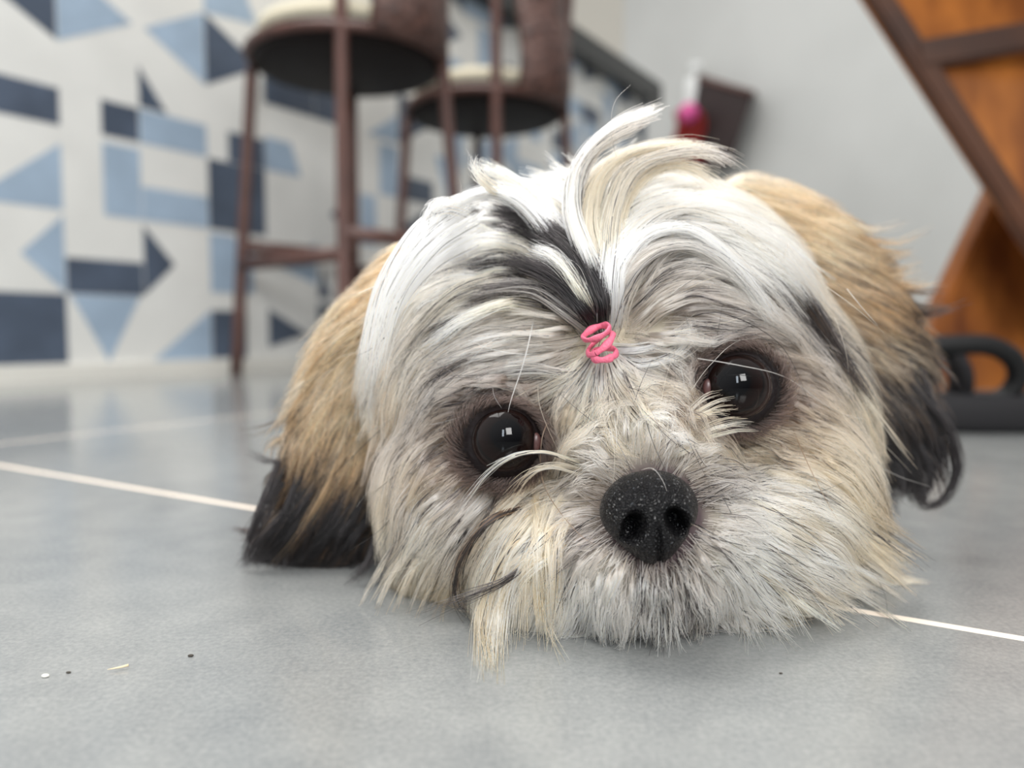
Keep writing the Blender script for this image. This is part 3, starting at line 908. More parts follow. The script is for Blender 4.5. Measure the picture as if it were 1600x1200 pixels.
def cut(pts, rad, zone, ease=True):
    """shorten hairs that would cross a zone of the face kept clear (eyes, nose)"""
    N_, K = pts.shape[:2]
    x, y, d = proj(pts.reshape(-1, 3))
    m = zone(x, y).reshape(N_, K)
    bad0 = m[:, 0]
    first = np.where(m.any(1), m.argmax(1), K)
    keep = ~bad0
    pts, rad, first = pts[keep], rad[keep], first[keep]
    lim = np.maximum(first - 1, 0)
    need = first < K
    tt = np.linspace(0, 1, K)[None, :] * np.where(need, lim + 0.3, K - 1)[:, None]
    i0 = np.minimum(tt.astype(int), K - 2); fr = (tt - i0)[..., None]
    ar = np.arange(len(pts))[:, None]
    p2 = pts[ar, i0] * (1 - fr) + pts[ar, i0 + 1] * fr
    pts = np.where(need[:, None, None], p2, pts)
    return pts, rad, keep


# ---- body mesh object
skin_colours(body_me)
body = link('body', body_me, M_skin, dog)

# ---- face fur
headroots, headn = sample_surface(body_me, 11000, lambda c, n: (c[:, 1] < 0.345) * (c[:, 2] > 0.002) * np.where((n @ nF) > 0.35, 0.25, 1.0))
x, y, d = proj(headroots)
k = ~(in_eye(x, y, 0) | in_nose(x, y, -4))
headroots, headn = headroots[k], headn[k]
gp, f0 = grow(headroots, headn, BVH, K=11, lift=0.0060, lenmul=1.15)
x, y, d = proj(headroots)
gcol, gtip, gdk = f0[:, 3:6].copy(), f0[:, 6:9].copy(), f0[:, 9].copy()
xm, ym, _ = proj(gp[:, 5])
for poly, amt in STRIPES:
    ins = in_poly(xm, ym, poly) | in_poly(x, y, poly)
    gdk[ins] = amt
    j_ = np.nonzero(ins)[0]
    q_ = np.linspace(0, 6.0, 11); i_ = np.minimum(q_.astype(int), 9); fr_q = (q_ - i_)[None, :, None]
    gp[j_] = gp[j_][:, i_] * (1 - fr_q) + gp[j_][:, i_ + 1] * fr_q
pts, rad, col = children(gp, gcol, gtip, gdk, 17, 0.0030, clump=0.72)
pts, rad, keep = cut(pts, rad, lambda a, b: in_eye(a, b, -2) | in_nose(a, b, -6))
col = col[keep]
xr, yr, _ = proj(pts[:, 0])
muz = (yr > 690 - (xr - 1000) * 0.1) & (xr > 800) & (xr < 1330)
hair_object('face_fur', pts[~muz], rad[~muz], col[~muz], dog)
hair_object('muzzle_fur', pts[muz], rad[muz], col[muz], dog)

# ---- trunk fur
tr_, tn_ = sample_surface(body_me, 2600, lambda c, n: (c[:, 1] > 0.33) * (c[:, 2] > 0.004))
gp, f0 = grow(tr_, tn_, BVH, K=7, lift=0.008, dirfn=((0.15, 0.8, -0.35), 0.035))
pts, rad, col = children(gp, np.tile(lin(B_), (len(gp), 1)), np.tile(lin(C_), (len(gp), 1)), np.full(len(gp), .12), 8, 0.005, rad=0.0002)
hair_object('trunk_fur', pts, rad, col, dog)


# ------------------------------------------------------------------ ears
def ear_tab(rows):
    a = np.array([r[:5] for r in rows], float); q = np.linalg.norm(a[:, 2:4], axis=1); a[:, 2] /= q; a[:, 3] /= q
    return a, np.array([lin(r[5]) for r in rows]), np.array([lin(r[6]) for r in rows]), np.array([r[7] for r in rows])


def make_ear(spine, radii, tab, nguide, lift, label, nper=11, R=0.003, lenmul=1.0):
    bm = bmesh.new()
    B = Matrix((rgt, upv, fwd)).transposed()
    sp = smooth_path([tuple(P(*s)) for s in spine], 9)
    rd = smooth_path([(r[0], r[1], 0) for r in radii], 9)
    for i, (p, r) in enumerate(zip(sp, rd)):
        a = sp[min(i + 1, 8)] - sp[max(i - 1, 0)]
        roll = math.atan2(Vector(a).dot(upv), Vector(a).dot(rgt)) - math.pi / 2
        ell(bm, Vector(p), (r[0], r[0] * 0.8, r[1]), roll, sub=3)
    me = remeshed(bm, 0.0025, 6, 'ear')
    c_ = np.empty(len(me.vertices) * 3); me.vertices.foreach_get('co', c_); c_ = c_.reshape(-1, 3); c_[:, 2] = np.maximum(c_[:, 2], 0.0012)
    me.vertices.foreach_set('co', c_.ravel()); me.update()
    skin_colours(me, tab, 0.5)
    bv = bvh_of(me)
    e = link('ear', me, M_skin, dog)
    e['label'] = label
    ro, no = sample_surface(me, nguide, lambda c, n: np.where((n @ nF) > 0.3, 0.3, 1.0))
    gp, f0 = grow(ro, no, bv, K=11, tab=tab, lift=lift, grav=0.0, lenmul=lenmul, wander=.17)
    pts, rad, col = children(gp, f0[:, 3:6], f0[:, 6:9], f0[:, 9], nper, R, clump=0.8, rad=0.00011, shade=0.42, lenvar=.6)
    hair_object('ear_fur', pts, rad, col, e)
    return e


TABL = ear_tab([
    (640, 390, -.8, .6, 120, T_, T_, .05), (600, 450, -.75, .66, 130, T_, B_, .05), (560, 470, -.85, .5, 110, T_, T_, .1), (540, 520, -.75, .66, 120, B_, T_, .08), (490, 560, -.75, .66, 90, B_, TD, .15),
    (590, 560, -.45, .88, 130, B_, T_, .1), (520, 620, -.5, .86, 130, B_, TD, .15), (460, 640, -.45, .9, 110, T_, TD, .2), (560, 680, -.35, .93, 130, T_, BR, .3), (480, 720, -.3, .95, 110, TD, K_, .5),
    (430, 720, -.2, .97, 90, BR, K_, .6), (560, 760, -.4, .9, 120, BR, K_, .75), (500, 790, -.55, .83, 110, K_, K_, .85), (450, 840, -.75, .6, 80, K_, K_, .92), (540, 850, -.5, .85, 80, TD, K_, .8), (590, 850, -.4, .9, 80, K_, K_, .9), (400, 870, -.9, .3, 50, K_, K_, .98), (570, 640, -.4, .92, 130, B_, T_, .1)])
make_ear([(660, 450, .268), (590, 550, .268), (545, 680, .268), (515, 815, .272)], [(.012, .006), (.016, .006), (.017, .006), (.017, .006)], TABL, 3000, 0.005, 'tan ear with black tips spread on the floor')
TABR = ear_tab([
    (1180, 290, .9, .3, 110, B_, T_, .03), (1240, 320, .85, .45, 120, T_, B_, .05), (1300, 370, .85, .5, 120, B_, T_, .12), (1350, 400, .9, .35, 110, T_, TD, .2), (1330, 450, .8, .55, 120, T_, TD, .15),
    (1390, 480, .85, .5, 110, TD, K_, .5), (1350, 530, .7, .7, 130, B_, BR, .3), (1420, 540, .85, .4, 80, K_, K_, .8), (1400, 600, .6, .8, 120, BR, K_, .75), (1380, 680, .5, .85, 110, K_, K_, .85),
    (1440, 640, .5, .85, 90, K_, K_, .92), (1450, 720, .2, .97, 60, K_, K_, .97), (1400, 740, .5, .8, 60, K_, K_, .95), (1290, 330, .9, .2, 100, T_, T_, .1)])
make_ear([(1150, 345, .300), (1240, 410, .296), (1320, 530, .290), (1375, 660, .284)], [(.015, .007), (.021, .008), (.021, .008), (.016, .007)], TABR, 3000, 0.005, 'tan ear shading into a black curly tip')

# ------------------------------------------------------------------ eyes
M_eye = bpy.data.materials.new('dog_eye'); M_eye.use_nodes = True
nt = M_eye.node_tree; b = nt.nodes['Principled BSDF']
b.inputs['Roughness'].default_value = 0.12; b.inputs['Specular IOR Level'].default_value = 0.0; b.inputs['Coat Weight'].default_value = 0.75; b.inputs['Coat Roughness'].default_value = 0.008; b.inputs['Coat IOR'].default_value = 1.36
ea = nt.nodes.new('ShaderNodeAttribute'); ea.attribute_name = 'iris'
nt.links.new(ea.outputs['Color'], b.inputs['Base Color'])
M_lid = mat('eyelid_skin', (20, 14, 15), 0.5, 0.3, bump=0.3, bscale=500)
M_caruncle = mat('eye_corner', (74, 46, 44), 0.35, 0.5)


def make_eye(px, py, d, look, rr, lid_in, lid_out, lroll, label):
    side = -1 if px < 950 else 1
    c = P(px, py, d)
    look = (CAM + Vector(look) - c).normalized()
    me = bpy.data.meshes.new('eye'); bm = bmesh.new()
    bmesh.ops.create_uvsphere(bm, u_segments=64, v_segments=48, radius=rr)
    q = look.to_track_quat('Z', 'Y')
    bmesh.ops.rotate(bm, verts=bm.verts[:], matrix=q.to_matrix())
    bmesh.ops.translate(bm, verts=bm.verts[:], vec=c)
    bm.to_mesh(me); bm.free()
    a = me.color_attributes.new('iris', 'FLOAT_COLOR', 'POINT')
    cols = []
    for v in me.vertices:
        ang = math.acos(max(-1, min(1, (v.co - c).normalized().dot(look))))
        if ang < 0.40: cc = lin((4, 4, 6))
        elif ang < 0.80: cc = tuple(p * (1 - (ang - .36) / .44) + q_ * (ang - .36) / .44 for p, q_ in zip(lin((6, 4, 4)), lin((24, 13, 11))))
        elif ang < 0.88: cc = lin((10, 8, 8))
        elif ang < 1.1: cc = lin((30, 22, 20))
        else: cc = lin((50, 40, 38))
        cols += [*cc, 1]
    a.data.foreach_set('color', cols)
    e = link('eye', me, M_eye, dog); e['label'] = label
    # lids: ring from just over the eyeball out to the skin
    bm = bmesh.new(); rings = []
    n = 64
    ts = np.linspace(0, 1, 8)
    for t in ts:
        rg_ = []
        for k_ in range(n):
            a_ = 2 * math.pi * k_ / n
            rx = lid_in[0] + (lid_out[0] - lid_in[0]) * t; ry = lid_in[1] + (lid_out[1] - lid_in[1]) * t
            # pointed inner and outer corners
            ex = math.copysign(abs(math.cos(a_)) ** 0.92, math.cos(a_)) * rx
            ey = math.sin(a_) * ry
            u = ex * math.cos(lroll) - ey * math.sin(lroll); v_ = ex * math.sin(lroll) + ey * math.cos(lroll)
            rho = math.hypot(ex, ey)
            front = math.sqrt(max(rr ** 2 - rho ** 2, (rr * 0.42) ** 2))
            dz = front + 0.0006 * math.sin(math.pi * min(1, t * 2.2)) + 0.0002 - 0.0030 * t ** 1.5
            rg_.append(bm.verts.new(c + rgt * (u + side * .0012 * t) + upv * (v_ - .0010 * t) + (-fwd) * dz))
        rings.append(rg_)
    for r1, r2_ in zip(rings, rings[1:]):
        for k_ in range(n): bm.faces.new((r1[k_], r1[(k_ + 1) % n], r2_[(k_ + 1) % n], r2_[k_]))
    bm_obj('eyelid', bm, M_lid, e, True)
    # moist pink inner corner
    bm = bmesh.new()
    cc_ = c - rgt * side * .0086 - fwd * .0050 - upv * .0004
    bmesh.ops.create_icosphere(bm, subdivisions=3, radius=1.0, matrix=Matrix.Translation(cc_) @ (Matrix((rgt, upv, fwd)).transposed() @ Matrix.Diagonal((.0015, .0026, .0012))).to_4x4())
    bm_obj('eye_corner', bm, M_caruncle, e, True)
    # short dark fur growing off the lid rim
    K_f, nf = 6, 1500
    an = rng.uniform(0, 2 * math.pi, nf); t0_ = rng.uniform(0.35, 1.05, nf); ln = rng.uniform(.0012, .0036, nf)
    P_f = np.empty((nf, K_f, 3))
    for i_ in range(K_f):
        s_ = i_ / (K_f - 1)
        rx = lid_in[0] + (lid_out[0] - lid_in[0]) * t0_ + ln * s_; ry = lid_in[1] + (lid_out[1] - lid_in[1]) * t0_ + ln * s_
        u_ = np.cos(an + .25 * s_ * side) * rx + side * .0012 * t0_; w_ = np.sin(an + .25 * s_ * side) * ry - .0010 * t0_ - .0006 * s_ ** 2
        dz_ = rr * 0.50 + .0012 - .0030 * t0_ ** 1.5 + .0008 * math.sin(s_ * 2.6)
        P_f[:, i_] = np.array(c) + u_[:, None] * nR + w_[:, None] * nU - dz_[:, None] * nF
    cf = np.array(lin((56, 43, 38)))[None, None, :] * np.exp(rng.normal(0, .5, (nf, 1, 1))) * np.linspace(.5, 1.6, K_f)[None, :, None]
    rf = np.full((nf, K_f), .00007) * np.linspace(1.1, .3, K_f)[None, :]
    hair_object('eyelid_fur', P_f, rf, np.clip(cf, .003, .6), e)
    return e


make_eye(788, 686, 0.2155, (0.01, 0, 0.03), 0.0102, (.0088, .0084), (.0132, .0120), 0.18, 'dark brown glossy eye')
make_eye(1147, 604, 0.2165, (0.0, 0, 0.03), 0.0102, (.0089, .0087), (.0130, .0125), 0.18, 'dark brown glossy eye')

# ------------------------------------------------------------------ nose
M_nose = bpy.data.materials.new('nose_leather'); M_nose.use_nodes = True
nt = M_nose.node_tree; b = nt.nodes['Principled BSDF']
b.inputs['Base Color'].default_value = (*lin((26, 25, 27)), 1); b.inputs['Roughness'].default_value = 0.30; b.inputs['Specular IOR Level'].default_value = 0.26
tc = nt.nodes.new('ShaderNodeTexCoord'); vo = nt.nodes.new('ShaderNodeTexVoronoi'); vo.inputs['Scale'].default_value = 1250; vo.feature = 'DISTANCE_TO_EDGE'
nt.links.new(tc.outputs['Object'], vo.inputs['Vector'])
bp = nt.nodes.new('ShaderNodeBump'); bp.inputs['Strength'].default_value = 1.0; bp.inputs['Distance'].default_value = 0.0010
nt.links.new(vo.outputs['Distance'], bp.inputs['Height']); nt.links.new(bp.outputs['Normal'], b.inputs['Normal'])
cr = nt.nodes.new('ShaderNodeValToRGB'); cr.color_ramp.elements[0].color = (*lin((4, 4, 5)), 1); cr.color_ramp.elements[1].color = (*lin((24, 23, 25)), 1)
cr.color_ramp.elements[0].position = .02; cr.color_ramp.elements[1].position = .22
nt.links.new(vo.outputs['Distance'], cr.inputs['Fac']); nt.links.new(cr.outputs['Color'], b.inputs['Base Color'])

ND = 0.187
nc_ = P(1016, 806, ND)
NR = math.radians(7)
ux = rgt * math.cos(NR) + upv * math.sin(NR); uy = upv * math.cos(NR) - rgt * math.sin(NR); uz = -fwd
S = ND / FPX      # metres per pixel at the nose
bm = bmesh.new()
bmesh.ops.create_uvsphere(bm, u_segments=220, v_segments=160, radius=1.0)


def sm(a, b_, x):
    t = max(0, min(1, (x - a) / (b_ - a))); return t * t * (3 - 2 * t)


for v in bm.verts:
    X, Y, Z = v.co.x, v.co.z, -v.co.y      # local right, up, front
    # superelliptic cross-section: wide top, narrow bottom lobe
    wdt = 78 * (1.0 - 0.42 * sm(0.25, -1.0, Y) ** 1.2 + 0.0) * (1 - 0.05 * sm(.4, 1, Y))
    hx = math.copysign(abs(X) ** 0.86, X) * wdt
    hy = math.copysign(abs(Y) ** 0.92, Y) * (70 if Y > 0 else 76)
    hz = (Z * 62 if Z > 0 else Z * 45)
    if Z > 0:
        hz *= (1 - 0.10 * Y)
    # nostrils (comma shaped) and groove
    if Z > -0.2:
        for sx in (-1, 1):
            nx, ny = 33 * sx, -6
            qx = (hx - nx) ; qy = (hy - ny)
            ca, sa = math.cos(0.45 * sx), math.sin(0.45 * sx)
            ex, ey = qx * ca + qy * sa, -qx * sa + qy * ca
            g = math.exp(-((ex / 14.5) ** 2 + (ey / 20) ** 2) ** 1.8)
            hz -= 52 * g
            # slit running out and down to the side
            for tt_ in np.linspace(0, 1, 6):
                gx, gy = nx + sx * 33 * tt_, ny - 14 - 8 * tt_
                hz -= 7 * math.exp(-(((hx - gx) / 9) ** 2 + ((hy - gy) / 6) ** 2)) * (1 - .3 * tt_)
            # raised wing rim
            hz += 5 * math.exp(-(((hx - 52 * sx) / 16) ** 2 + ((hy - 8) / 22) ** 2))
        if hy < 8:
            hz -= 13 * math.exp(-((hx - 2) / 3.8) ** 2) * sm(2, -26, hy)
        hz += 4 * math.exp(-(hx / 14) ** 2) * sm(-40, 10, hy)
    v.co = nc_ + (ux * hx + uy * hy + uz * (hz - 10)) * S
bm_obj('nose', bm, M_nose, dog, True)

# mouth line under the nose
bm = bmesh.new()
add_tube(bm, smooth_path([P(975, 958, .1945), P(1005, 948, .1915), P(1040, 940, .190), P(1075, 943, .1905), P(1110, 945, .193)], 20), 0.0014, 8)
bm_obj('mouth', bm, mat('lip_skin', (46, 34, 38), 0.35), dog, True)

# ------------------------------------------------------------------ hand-placed locks
def surf_depth(x, y, fallback):
    dv = (P(x, y, 1.0) - CAM)
    hit = BVH.ray_cast(CAM, dv.normalized())
    if hit[0] is None: return fallback
    dd_ = (hit[0] - CAM).dot(fwd)
    return dd_ if dd_ < 0.34 else fallback


def lock(path, n, r0, c0, c1, dark=0.05, lift=0.009, clump=0.8, rad=0.000085, d0=None, dd=None, wig=0.0007, K=14, shade=0.22, root_in=True, front=False):
    """path in photo pixels; depth follows the head surface plus lift"""
    pp = smooth_path(path, K) if len(path[0]) == 2 else smooth_path([p[:2] for p in path], K)
    dep = []
    last = d0 if d0 else 0.23
    if len(path[0]) == 3:
        ds = smooth_path([(p[2], 0, 0) for p in path], K)[:, 0]
    for i, (x, y) in enumerate(pp):
        if len(path[0]) == 3:
            dep.append(ds[i])
        else:
            s = surf_depth(x, y, None)
            if s is None: s = last
            else: s = s; last = s
            dep.append(s)
    dep = np.array(dep)
    if len(path[0]) == 2:
        kk = np.array([.25, .5, .25])
        for _ in range(3):
            dep[1:-1] = dep[:-2] * .25 + dep[1:-1] * .5 + dep[2:] * .25
        lf = lift * np.sin(np.minimum(1, np.linspace(0, 1, K) * 3) * math.pi / 2)
        dep = dep - lf + (0.002 if root_in else 0) * (np.linspace(0, 1, K) < .05)
    fl_ = np.where(pp[:, 1] > 560, 95.5 / np.maximum(pp[:, 1] - 521, 1), 9.0)   # lie on the floor where they reach it
    dep = np.minimum(dep, fl_ * 0.997)
    for e in (EYES if front else []):                # pass in front of the eyeballs
        q = np.hypot((pp[:, 0] - e['c'][0]) / 64, (pp[:, 1] - e['c'][1]) / 64)
        dep = np.where(q < 1.25, np.minimum(dep, 0.2035 + 0.004 * np.clip(q - .6, 0, 1)), dep)
    dep[1:-1] = dep[:-2] * .25 + dep[1:-1] * .5 + dep[2:] * .25
    dep = np.minimum(dep, fl_ * 0.997)
    g = np.array([P(x, y, d) for (x, y), d in zip(pp, dep)])[None]
    return children(g, np.array([lin(c0)]), np.array([lin(c1)]), np.array([dark]), n, r0, clump=clump, rad=rad, lenvar=0.4, wig=wig, shade=shade)


def locks_object(name, items, parent=dog, zone=None):
    P_, R_, C__ = [], [], []
    for it in items:
        a, r, c = lock(*it[0], **it[1])
        if a.shape[1] != 14: raise ValueError
        P_.append(a); R_.append(r); C__.append(c)
    P_, R_, C__ = np.vstack(P_), np.vstack(R_), np.vstack(C__)
    if zone is not None:
        P_, R_, kp = cut(P_, R_, zone); C__ = C__[kp]
    return hair_object(name, P_, R_, C__, parent)


def I(path, n, r0, c0, c1, **kw):
    return ((path, n, r0, c0, c1), kw)


# topknot: the tail beyond the elastic
top = [
    I([(944, 512), (925, 420), (893, 330), (905, 255), (960, 200), (1034, 170)], 420, .0038, W_, LG, lift=.016, dark=.06, clump=.86),
    I([(944, 512), (915, 400), (900, 320), (925, 240), (975, 205), (1020, 178)], 200, .0030, W_, MG, lift=.016, dark=.2, clump=.8),
    I([(944, 505), (930, 420), (915, 340), (935, 275), (985, 238), (1060, 228), (1115, 240)], 420, .0050, C_, B_, lift=.014, clump=.35),
    I([(944, 505), (950, 420), (955, 340), (985, 265), (1050, 240), (1110, 238), (1150, 258)], 260, .0038, C_, GR, lift=.014, clump=.15, dark=.08),
    I([(950, 505), (960, 420), (965, 350), (985, 300), (1030, 262), (1080, 262), (1125, 290)], 220, .0025, C_, B_, lift=.013, clump=.6),
    I([(944, 512), (900, 400), (850, 320), (790, 275), (745, 258)], 260, .0045, W_, C_, lift=.012, clump=.85),
    I([(944, 512), (880, 400), (820, 320), (760, 300), (690, 330), (668, 360)], 260, .0045, W_, W_, lift=.010, clump=.6),
    I([(940, 512), (925, 450), (880, 380), (820, 340), (765, 325)], 520, .0030, K_, K_, lift=.0138, dark=.85, clump=.2),
    I([(940, 512), (920, 460), (890, 400), (840, 365), (790, 350)], 460, .0026, DG, K_, lift=.0136, dark=.75, clump=.1),
    I([(942, 512), (938, 460), (915, 400), (870, 352)], 300, .0022, DG, K_, lift=.012, dark=.8, clump=.1),
    I([(935, 515), (900, 470), (860, 430), (790, 402)], 420, .0022, DG, K_, lift=.0128, dark=.8, clump=.2),
    I([(938, 512), (905, 450), (870, 405), (830, 390)], 360, .0024, C_, W_, lift=.0135, dark=.05, clump=.3),
    I([(930, 518), (880, 480), (830, 450), (760, 455), (700, 478)], 260, .0030, LG, DG, lift=.009, dark=.35, clump=.4),
    I([(944, 505), (945, 430), (930, 350), (900, 280), (872, 275)], 420, .0055, W_, C_, lift=.011, clump=.3),
    I([(948, 505), (952, 430), (960, 360), (962, 310), (975, 290)], 380, .0050, W_, C_, lift=.012, clump=.3),
    # sweep over the right brow ending in a white point
    I([(950, 500), (965, 420), (1010, 365), (1080, 360), (1150, 420), (1205, 500)], 520, .0048, W_, W_, lift=.012, clump=.75),
    I([(952, 500), (975, 430), (1030, 385), (1100, 390), (1170, 450), (1213, 505)], 420, .0040, LG, W_, lift=.011, clump=.75),
    I([(950, 500), (970, 390), (1040, 330), (1130, 350), (1210, 420), (1270, 500)], 420, .0055, W_, C_, lift=.010, clump=.4),
    # left curtain ending near the temple
    I([(760, 400), (690, 410), (630, 470), (598, 540), (582, 602)], 420, .0085, W_, C_, lift=.011, clump=.7),
    I([(720, 350), (660, 390), (610, 460), (585, 540), (578, 585)], 300, .0085, W_, LG, lift=.010, clump=.6),
    I([(800, 440), (720, 460), (660, 510), (610, 580), (590, 640)], 300, .0045, C_, MG, lift=.010, clump=.75, dark=.18),
    I([(648, 540), (612, 575), (586, 610), (572, 645)], 60, .0012, DG, K_, lift=.013, dark=.7, clump=.7),
    I([(830, 470), (770, 480), (715, 505), (670, 540)], 180, .0022, C_, W_, lift=.011, clump=.5),
    # crown tufts seen over the top
    I([(780, 300), (755, 280), (742, 262), (740, 245)], 60, .0022, C_, W_, lift=.010, clump=.8),
    I([(720, 330), (690, 322), (672, 335), (668, 355)], 120, .0035, W_, W_, lift=.010, clump=.6),
    # dark hairs of the right temple
    I([(1200, 420), (1260, 470), (1310, 550), (1360, 625)], 140, .0030, BR, K_, lift=.010, dark=.6, clump=.4),
    I([(1170, 440), (1230, 480), (1290, 560), (1330, 650)], 120, .0030, MG, DG, lift=.010, dark=.4, clump=.4),
]
locks_object('topknot', top, zone=lambda a, b: in_eye(a, b, 4))

# strands gathered below the elastic
fr_ = []
for i in range(26):
    a = -1.25 + 2.5 * i / 25
    x1, y1 = 941 + 62 * math.sin(a * .9), 556 + 60 * abs(math.cos(a)) ** .7
    x2, y2 = 941 + 130 * math.sin(a) + 12, 575 + 110 * math.cos(a)
    fr_.append(I([(941 + 8 * math.sin(a), 545), (x1, y1), (x2, y2)], 60, .0016, random.choice([W_, C_, LG]), random.choice([C_, B_, LG]), lift=.006, dark=.12, clump=.2, rad=.00009))
fr_ += [I([(930, 556), (890, 585), (830, 578), (770, 588), (715, 625)], 110, .0022, LG, W_, lift=.007, clump=.4, dark=.2),
        I([(950, 550), (1000, 570), (1050, 560), (1080, 530), (1075, 505)], 90, .0018, W_, LG, lift=.006, clump=.5, dark=.1),
        I([(950, 545), (1000, 545), (1050, 530), (1090, 505)], 80, .0018, W_, W_, lift=.006, clump=.4, dark=.1),
        I([(946, 560), (935, 620), (945, 660), (960, 700), (985, 712)], 60, .0012, C_, CD, lift=.007, clump=.5)]
locks_object('brow_fur', fr_, zone=lambda a, b: in_eye(a, b, 3))

# moustache, chin, long loose hairs
mo = []
rnd = random.Random(3)
for i in range(34):                       # left moustache curtain
    u = i / 33
    x0 = 905 - 60 * u + rnd.uniform(-12, 12); y0 = 745 + 120 * rnd.random()
    x3 = 745 + 130 * rnd.random() ** 1.2; y3 = 960 + 55 * rnd.random() + (60 if x3 < 790 else 0) * rnd.random()
    xm_ = x0 * .45 + x3 * .55 - 45 * (1 - (x3 - 745) / 160); ym_ = y0 * .45 + y3 * .55 - 20
    mo.append(I([(x0, y0), ((x0 + xm_) / 2 - 8, (y0 + ym_) / 2 - 12), (xm_, ym_), (x3, y3)], 26, .0016, rnd.choice([W_, C_, C_, B_]), rnd.choice([C_, CD, W_]), lift=.010, clump=.85, rad=.00013, dark=.02, shade=.1))
for k_ in range(7):
    x3 = 758 + rnd.uniform(-12, 22)
    mo.append(I([(870 + rnd.uniform(-20, 20), 800), (790, 870 + rnd.uniform(-10, 10)), (752 + rnd.uniform(-6, 10), 960), (x3, 1040 + rnd.uniform(0, 42))], 12, .0011, C_, CD, lift=.011, clump=.9, rad=.00013, shade=.08))
mo += [I([(905, 724, .206), (850, 706, .2025), (800, 714, .2025), (760, 743, .2045), (722, 792, .207)], 16, .0007, C_, W_, lift=.013, clump=.85, rad=.00014, front=True),
       I([(912, 738, .206), (860, 728, .2035), (822, 745, .204), (790, 785, .206)], 20, .0012, C_, CD, lift=.011, clump=.8, rad=.00012, front=True),
       I([(920, 745), (860, 745), (800, 790), (760, 850), (745, 930)], 24, .0014, C_, C_, lift=.011, clump=.8, rad=.00013),
       I([(850, 790), (770, 810), (722, 870), (712, 930), (738, 968)], 36, .0010, BR, K_, lift=.0145, clump=.85, rad=.00013, dark=.6),
       I([(845, 860), (790, 905), (720, 935), (640, 965)], 24, .0010, DG, K_, lift=.013, clump=.85, dark=.8),
       I([(850, 900), (845, 950), (865, 1000), (882, 1035)], 12, .0008, CD, C_, lift=.011, clump=.85, rad=.00014)]
for i in range(22):                       # towards and over the right eye, and right side of the bridge
    u = rnd.random()
    x0, y0 = 1035 + 50 * u + rnd.uniform(-8, 8), 700 - 15 * u + rnd.uniform(-14, 20)
    if i < 8:
        ex_, ey_ = ((1150, 624), (1156, 636), (1128, 612), (1166, 655), (1178, 664), (1150, 668), (1140, 646), (1186, 674))[i]
        x0, y0 = 1038 + 22 * rnd.random() + max(0, ey_ - 640) * .5, 676 + 18 * rnd.random() + max(0, ey_ - 640) * .5
        p = [(x0, y0, .206), (x0 * .68 + ex_ * .32 - 4, y0 * .6 + ey_ * .4 - 8, .2035), (x0 * .33 + ex_ * .67, y0 * .22 + ey_ * .78 - 9, .2022), (ex_, ey_, .2025)]
    else:
        p = [(x0, y0), (x0 + 50, y0 - 22), (x0 + 100, y0 - 22), (x0 + 160 + rnd.uniform(-20, 20), y0 - 5 + rnd.uniform(-5, 18))]
    mo.append(I(p, 12 if i < 8 else 18, .0008 if i < 8 else .0010, rnd.choice([C_, W_, C_]), rnd.choice([C_, CD]), lift=.009, clump=.85, rad=.00012, dark=.03, shade=.1, wig=.0003 if i < 8 else .0007))
for i in range(46):                       # right moustache
    x0, y0 = 1110 + 80 * rnd.random(), 720 + 150 * rnd.random()
    L0 = rnd.uniform(150, 215); sl = (y0 - 730) / 150
    a0, a1 = 0.0 + .45 * sl, .55 + .35 * sl
    p = [(x0, y0)]
    for s_ in range(1, 5):
        a_ = a0 + (a1 - a0) * s_ / 4
        p.append((p[-1][0] + L0 / 4 * math.cos(a_), p[-1][1] + L0 / 4 * math.sin(a_)))
    mo.append(I(p, 22, .0018, rnd.choice([W_, W_, C_]), rnd.choice([C_, B_, CD, W_]), lift=.008, clump=.85, rad=.00011, dark=.04, shade=.12))
for i in range(60):                       # chin and lower lip tufts
    x0 = 880 + 330 * rnd.random(); y0 = 890 + 40 * rnd.random()
    s_ = (x0 - 1020) / 200
    L0 = rnd.uniform(60, 105)
    p = [(x0, y0), (x0 + s_ * 28, y0 + L0 * .5), (x0 + s_ * 62 + rnd.uniform(-10, 10), min(y0 + L0, 1018))]
    dk_ = .25 if 990 < x0 < 1110 else .04
    mo.append(I(p, 14, .0012, rnd.choice([W_, LG, W_]), W_ if x0 > 900 else C_, lift=.008, clump=.75, rad=.0001, dark=dk_, shade=.12))
locks_object('moustache', mo, zone=lambda a, b: in_nose(a, b, -4))

# loose single hairs and whiskers
wh = []
for p, c, r in (([(838, 480), (820, 560), (800, 620), (792, 652)], W_, .00022), ([(770, 600), (772, 618), (785, 640)], DG, .00014), ([(840, 585), (845, 640), (880, 720), (900, 740)], C_, .0001),
                ([(860, 650), (846, 690), (850, 760), (900, 830), (945, 860)], BR, .00011), ([(1000, 735), (1020, 732), (1035, 750), (1045, 775)], LG, .00012),
                ([(1060, 500), (1130, 490), (1220, 540), (1270, 640)], K_, .00011), ([(1060, 540), (1160, 520), (1230, 560), (1290, 700)], DG, .0001), ([(1080, 610), (1110, 570), (1160, 530), (1260, 520)], LG, .0001),
                ([(1090, 560), (1150, 570), (1230, 590), (1300, 640), (1370, 660)], W_, .00012), ([(1230, 650), (1260, 720), (1290, 780), (1330, 850)], BR, .0001),
                ([(900, 380), (893, 330), (888, 290), (890, 255)], DG, .00009), ([(968, 260), (955, 210), (960, 160), (988, 130)], GR, .00007), ([(700, 330), (720, 300), (715, 270)], GR, .00007),
                ([(1080, 700), (1130, 760), (1160, 830)], LG, .00008), ([(640, 560), (600, 600), (572, 650)], K_, .00012), ([(1200, 440), (1225, 400), (1245, 340)], BR, .00009)):
    wh.append(I(p, 1, .00001, c, c, lift=.014, rad=r, dark=0, wig=0, clump=0, shade=0, front=True))
